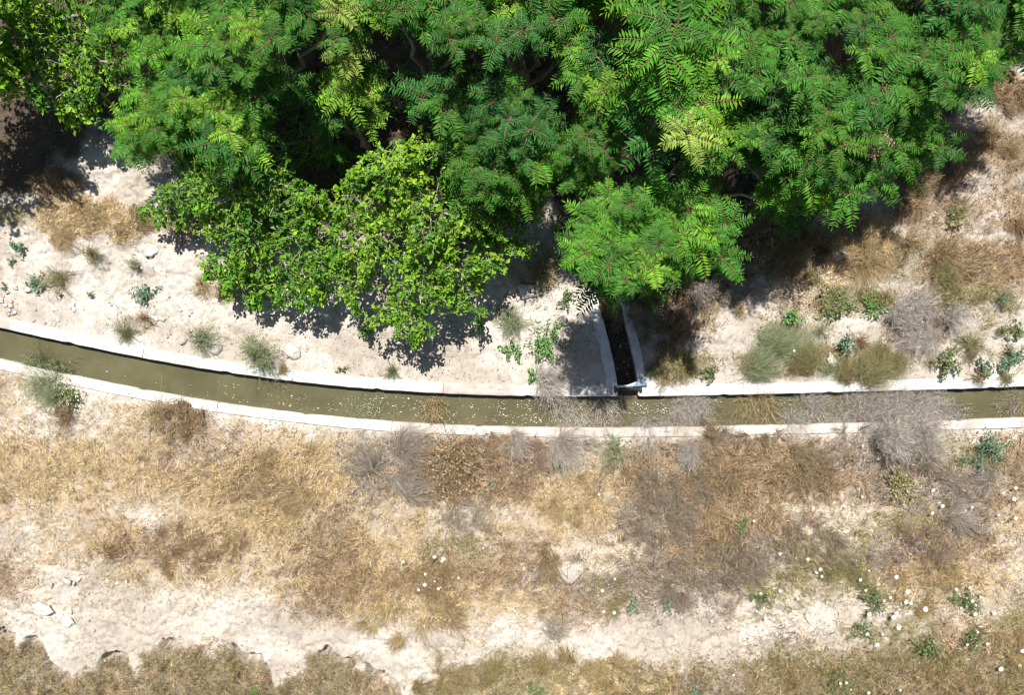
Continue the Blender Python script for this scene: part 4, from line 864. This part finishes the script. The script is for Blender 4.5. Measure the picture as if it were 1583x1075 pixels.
feather_tree('dense dull green feathery tree left of the tall bright shoot', [(920, 115, 52, 4.2), (925, 185, 55, 4.0), (960, 235, 45, 3.4), (895, 235, 42, 3.1), (965, 130, 40, 4.0)], (900, 260), tints=(5, 5, 2, .6, 3, 0))
feather_tree('tallest bright yellow green shoot with very long leaves at the top, right of middle', [(1040, 55, 42, 5.6), (1062, 175, 50, 5.4), (1040, -60, 80, 5.4), (960, -70, 80, 3.6), (960, -165, 105, 4.5), (970, -285, 105, 4.5)], (1000, 200), tints=(.5, 2, 4, 5, .2, .6), lsc=1.3, dens=.8)
feather_tree('low feathery tree in front with tips over the side channel', [(955, 335, 54, 4.35), (1045, 345, 64, 4.3), (1110, 375, 38, 3.6), (950, 412, 40, 4.35), (1015, 395, 48, 4.4), (922, 372, 38, 4.35), (975, 370, 44, 4.35)], (985, 410), tints=(4, 5, 3, .8, .5, 0), lsc=1.05, dens=.95)
feather_tree('feathery tree right of the tall shoot, dark in its middle', [(1120, 100, 55, 4.6), (1170, 55, 55, 4.6), (1120, 215, 50, 4.0), (1150, -50, 90, 4.6), (1130, -165, 105, 4.5), (1140, -285, 105, 4.5)], (1070, 230), tints=(4, 5, 2.5, .8, 2, 0))
feather_tree('broad even green feathery tree, largest crown of the right half', [(1200, 170, 62, 4.3), (1265, 110, 60, 4.6), (1280, 205, 68, 4.2), (1210, 245, 50, 3.7), (1340, 150, 55, 4.1)], (1170, 270), tints=(5, 5, 2, .6, 2.5, 0), dens=1.15)
feather_tree('feathery tree with bright yellow green lower tips, right of the front tree', [(1210, 280, 38, 2.9), (1255, 285, 40, 2.8), (1305, 275, 42, 2.9), (1165, 240, 36, 3.2), (1085, 290, 38, 3.0)], (1170, 330), tints=(1.5, 3, 4, 3.5, .5, .3), dens=1.1)
feather_tree('outermost low feathery tree at right with a few tan dead leaves', [(1370, 215, 48, 3.0), (1420, 190, 45, 2.8), (1350, 255, 36, 2.6), (1440, 215, 30, 2.4), (1390, 140, 50, 3.4)], (1300, 290), tints=(4, 5, 2, 1.2, 1.5, .2), dens=1.1)
feather_tree('feathery tree in the upper right corner beside black shade', [(1440, 85, 62, 4.0), (1500, 60, 52, 3.8), (1485, 125, 34, 3.2), (1525, 95, 28, 3.2), (1480, -50, 90, 4.2), (1470, -165, 105, 4.5), (1480, -285, 105, 4.5), (1640, 20, 62, 3.6), (1600, -60, 80, 3.8)], (1370, 190), tints=(5, 5, 2.5, .8, 2, 0), dens=1.1)  # lobes past the top and right edges: unseen, added to shade the corner
feather_tree('feathery tree at the top edge between two right hand crowns', [(1320, 30, 62, 4.5), (1385, 55, 50, 4.2), (1240, 20, 50, 4.6), (1320, -80, 90, 4.6), (1300, -165, 105, 4.5), (1310, -285, 105, 4.5)], (1240, 150), tints=(5, 5, 2, .6, 2, 0))

# the dead tan leaf cluster belongs to the outermost tree's look
o = [c for c in S.objects if c.get('label', '').startswith('outermost low')][0]; base = np.array(o.location)
mb = MB(); cx, cy = [float(a) for a in W(1352, 205, 3.25)]; nl = 6; az = R.uniform(-2.6, -.3, nl)
feather_leaves(mb, np.tile([cx, cy, 3.3], (nl, 1)), az, R.uniform(.1, .6, nl), R.uniform(.35, .5, nl), np.tile([.42, .33, .19], (nl, 1))); mb.build('dead_leaves', M_feather, o, base)['label'] = 'tan dead leaves'

# ------------------------------------------------------------------ trees with ordinary leaves
LT = [(.115, .285, .014), (.18, .365, .018), (.28, .46, .028), (.06, .20, .016)]
def leaf_tree(label, lobes, trunk, wts=(4, 4, 2, 2), name='broadleaf_tree', dens=1.0, hang=.5, cat='tree', lsz=(.065, .105), group=None):
    reseed(label)
    x0, y0, z0 = [float(a) for a in GW(*trunk)]; base = (x0, y0, z0 - .05); root = thing(name, base, label, cat, group)
    tb = MB(); mb = MB(); bark = np.array([.30, .27, .23]); hm = max(l[3] for l in lobes); fork = np.array([x0, y0, z0 + .25 * hm])
    tube(tb, [base, (x0 + .02, y0 - .02, z0 + .12 * hm), fork], [.09, .075, .065], bark, 8)
    for (px, py, r, h) in lobes:
        cx, cy = [float(a) for a in W(px, py, h)]; rr = r * PX * (1 - h / H); c = np.array([cx, cy, max(h - rr * .6, h * .45)])
        tt = np.linspace(0, 1, 7)[:, None]; L0 = fork * (1 - tt) + c * tt; L0[1:-1] += R.normal(size=(5, 3)) * .05; L0[:, 2] += (np.sin(tt * np.pi) * .2).ravel()
        tube(tb, L0, np.linspace(.04, .02, 7), bark, 6)
        n = max(8, int(rr * rr * 270 * dens)); a = R.uniform(0, 6.283, n); q = np.sqrt(R.random(n)) * (.72 + .5 * vn(a * 1.6, a * 0 + px, 2)); lay = R.random(n) ** 1.6 * .9 + .9 * sstep(.5, .36, fbm(cx + rr * q * np.cos(a), cy + rr * q * np.sin(a), 2.6, 3, 5))
        E = np.stack([cx + rr * q * np.cos(a), cy + rr * q * np.sin(a), h - .5 * rr * q * q - lay * rr * .9 + R.normal(size=n) * .09], 1)
        ns = int(R.integers(2, 5)) if rr > .2 else 0                    # loose shoots reaching past the outline
        for _ in range(ns):
            m_ = int(R.integers(7, 13)); a0 = R.uniform(-2.9, -.2) if R.random() < .75 else R.uniform(0, 6.28); tt_ = np.linspace(.75, R.uniform(1.15, 1.45), m_)
            sx, sy = cx + rr * tt_ * math.cos(a0), cy + rr * tt_ * math.sin(a0); sz = np.maximum(h - .5 * rr * tt_ ** 2 - .05, .35)
            m_ = min(m_, n); sx, sy, sz = sx[:m_], sy[:m_], sz[:m_]; i_ = R.choice(n, m_, replace=False); E[i_] = np.stack([sx, sy, sz], 1) + R.normal(size=(m_, 3)) * .03; a[i_] = a0
        d = np.stack([np.cos(a) + R.normal(size=n) * .6, np.sin(a) + R.normal(size=n) * .6 - .35, -hang * q - .1 + R.normal(size=n) * .3], 1); d = nrm(d); Lt = R.uniform(.18, .42, (n, 1))
        E[:, 2] = np.maximum(E[:, 2], .3); P = E - d * Lt; P[:, 2] = np.maximum(P[:, 2], .2)
        pts = strands(tb, P, E, np.zeros((n, 3)) + [0, 0, .03], .009, .004, vary(n, (.36, .33, .28), .2), 3)
        m = max(3, n // 9); i = R.choice(n, m, replace=False); strands(tb, np.tile(c, (m, 1)) + R.normal(size=(m, 3)) * .05, P[i], R.normal(size=(m, 3)) * .05, .022, .010, vary(m, (.36, .33, .28), .15), 4)
        K = 13; i = np.repeat(np.arange(n), K); t = np.tile(np.linspace(.05, 1, K), n) * 2.999; k = t.astype(int); f = (t - k)[:, None]
        A = pts[i, k] * (1 - f) + pts[i, k + 1] * f; m = len(A); D = d[i] * .5 + nrm(R.normal(size=(m, 3))) * .8; D[:, 2] -= .25
        w_ = np.array(wts, float); kk = R.choice(4, n, p=w_ / w_.sum()); C = np.array(LT)[kk][i] * (1 + R.normal(size=(m, 1)) * .16); L = R.uniform(*lsz, m) * R.uniform(.6, 1.15, m)
        leaves(mb, A + R.normal(size=(m, 3)) * .015, D, R.normal(size=(m, 3)) * .45 + [0, .1, 1], L, L * R.uniform(.55, .75, m), C.clip(.005, .6), .12, .4)
    tb.build('trunk', M_bark, root, base); mb.build('crown', M_leaf, root, base); return root
leaf_tree('bright broad leaved tree in the upper left corner, low branches over bare soil', [(60, 70, 62, 2.2), (20, 105, 44, 2.0), (60, 130, 30, 1.9), (165, 90, 30, 2.1), (135, 50, 42, 2.2), (20, 25, 50, 2.4), (95, 130, 42, 1.8), (125, 95, 36, 2.0), (88, 172, 22, 1.4), (150, 10, 45, 2.4), (40, -60, 90, 2.8), (-60, 60, 70, 2.6), (-170, 0, 95, 3.8), (-120, 70, 80, 3.4), (-210, 90, 80, 3.6), (-90, -60, 90, 3.8)], (90, 90), dens=.95)  # crown lobes past the left edge: unseen, added to shade the soil there
leaf_tree('bright broad leaved tree, left one of the pair below the feathery crowns', [(285, 275, 50, 1.9), (350, 290, 60, 2.1), (420, 290, 55, 2.2), (370, 365, 55, 1.6), (385, 418, 42, 1.2), (305, 335, 36, 1.4), (240, 315, 28, 1.2), (325, 405, 26, 1.0), (460, 370, 60, 1.9), (450, 430, 44, 1.4), (470, 315, 45, 2.1), (400, 440, 34, 1.0), (360, 435, 26, .9)], (400, 330), wts=(5, 4, 1, 3))
leaf_tree('largest and brightest broad leaved tree, hanging toward the canal', [(600, 260, 62, 2.9), (680, 230, 50, 3.0), (540, 300, 50, 2.6), (650, 330, 62, 2.7), (570, 370, 58, 2.3), (640, 430, 55, 2.0), (530, 430, 42, 1.7), (720, 330, 50, 2.5), (700, 400, 42, 2.0), (640, 490, 36, 1.5), (690, 465, 26, 1.4), (760, 395, 34, 1.8), (590, 475, 30, 1.5), (480, 430, 30, 1.4)], (620, 340), wts=(3, 5, 4, 1.5), dens=1.05)
leaf_tree('slender broad leaved branches left of the open gap below the bluish crown', [(770, 340, 36, 2.0), (805, 325, 28, 2.1), (745, 370, 36, 1.9), (720, 440, 24, 1.4), (770, 300, 30, 2.2), (785, 375, 24, 1.7), (735, 480, 15, 1.1)], (740, 400), wts=(4, 4, 2, 2), name='broadleaf_sapling')
# dark shrubs growing in the shade under the crowns
k = 0
for px, py, r, h, l in [(470, 200, 60, 1.2, 'dark shrub deep in the shade between left crowns'), (600, 130, 55, 1.3, 'dark shrub under the first black gap'), (760, 110, 60, 1.3, 'dark shrub at the bottom of the wide black gap'),
                        (980, 50, 60, 1.3, 'dark shrub at the bottom of the black gap left of the tall shoot'), (1030, 270, 55, 1.4, 'dark green shrub in the shaded hollow behind the front tree'), (880, 330, 34, .8, 'dim olive shrub at the shade edge above the open gap'),
                        (1150, 320, 34, .9, 'dark shrub in the hollow right of the front tree'), (460, 130, 50, 1.2, 'dark shrub beneath the yellow tipped crown'), (1000, 440, 34, .6, 'dark weedy shrub beside the side channel head'), (1230, 60, 50, 1.5, 'dark shrub glimpsed through the crowns at top right')]:
    leaf_tree(l, [(px, py, r, h), (px + r * .6, py - r * .3, r * .6, h * .9), (px - r * .6, py + r * .3, r * .6, h * .8)], (px + (791 - px) * h / 16, py + (537 - py) * h / 16), wts=(2, .5, 0, 5), name='shade_shrub', cat='shrub', dens=.5, lsz=(.04, .08), group='shrubs in the shade of the crowns')
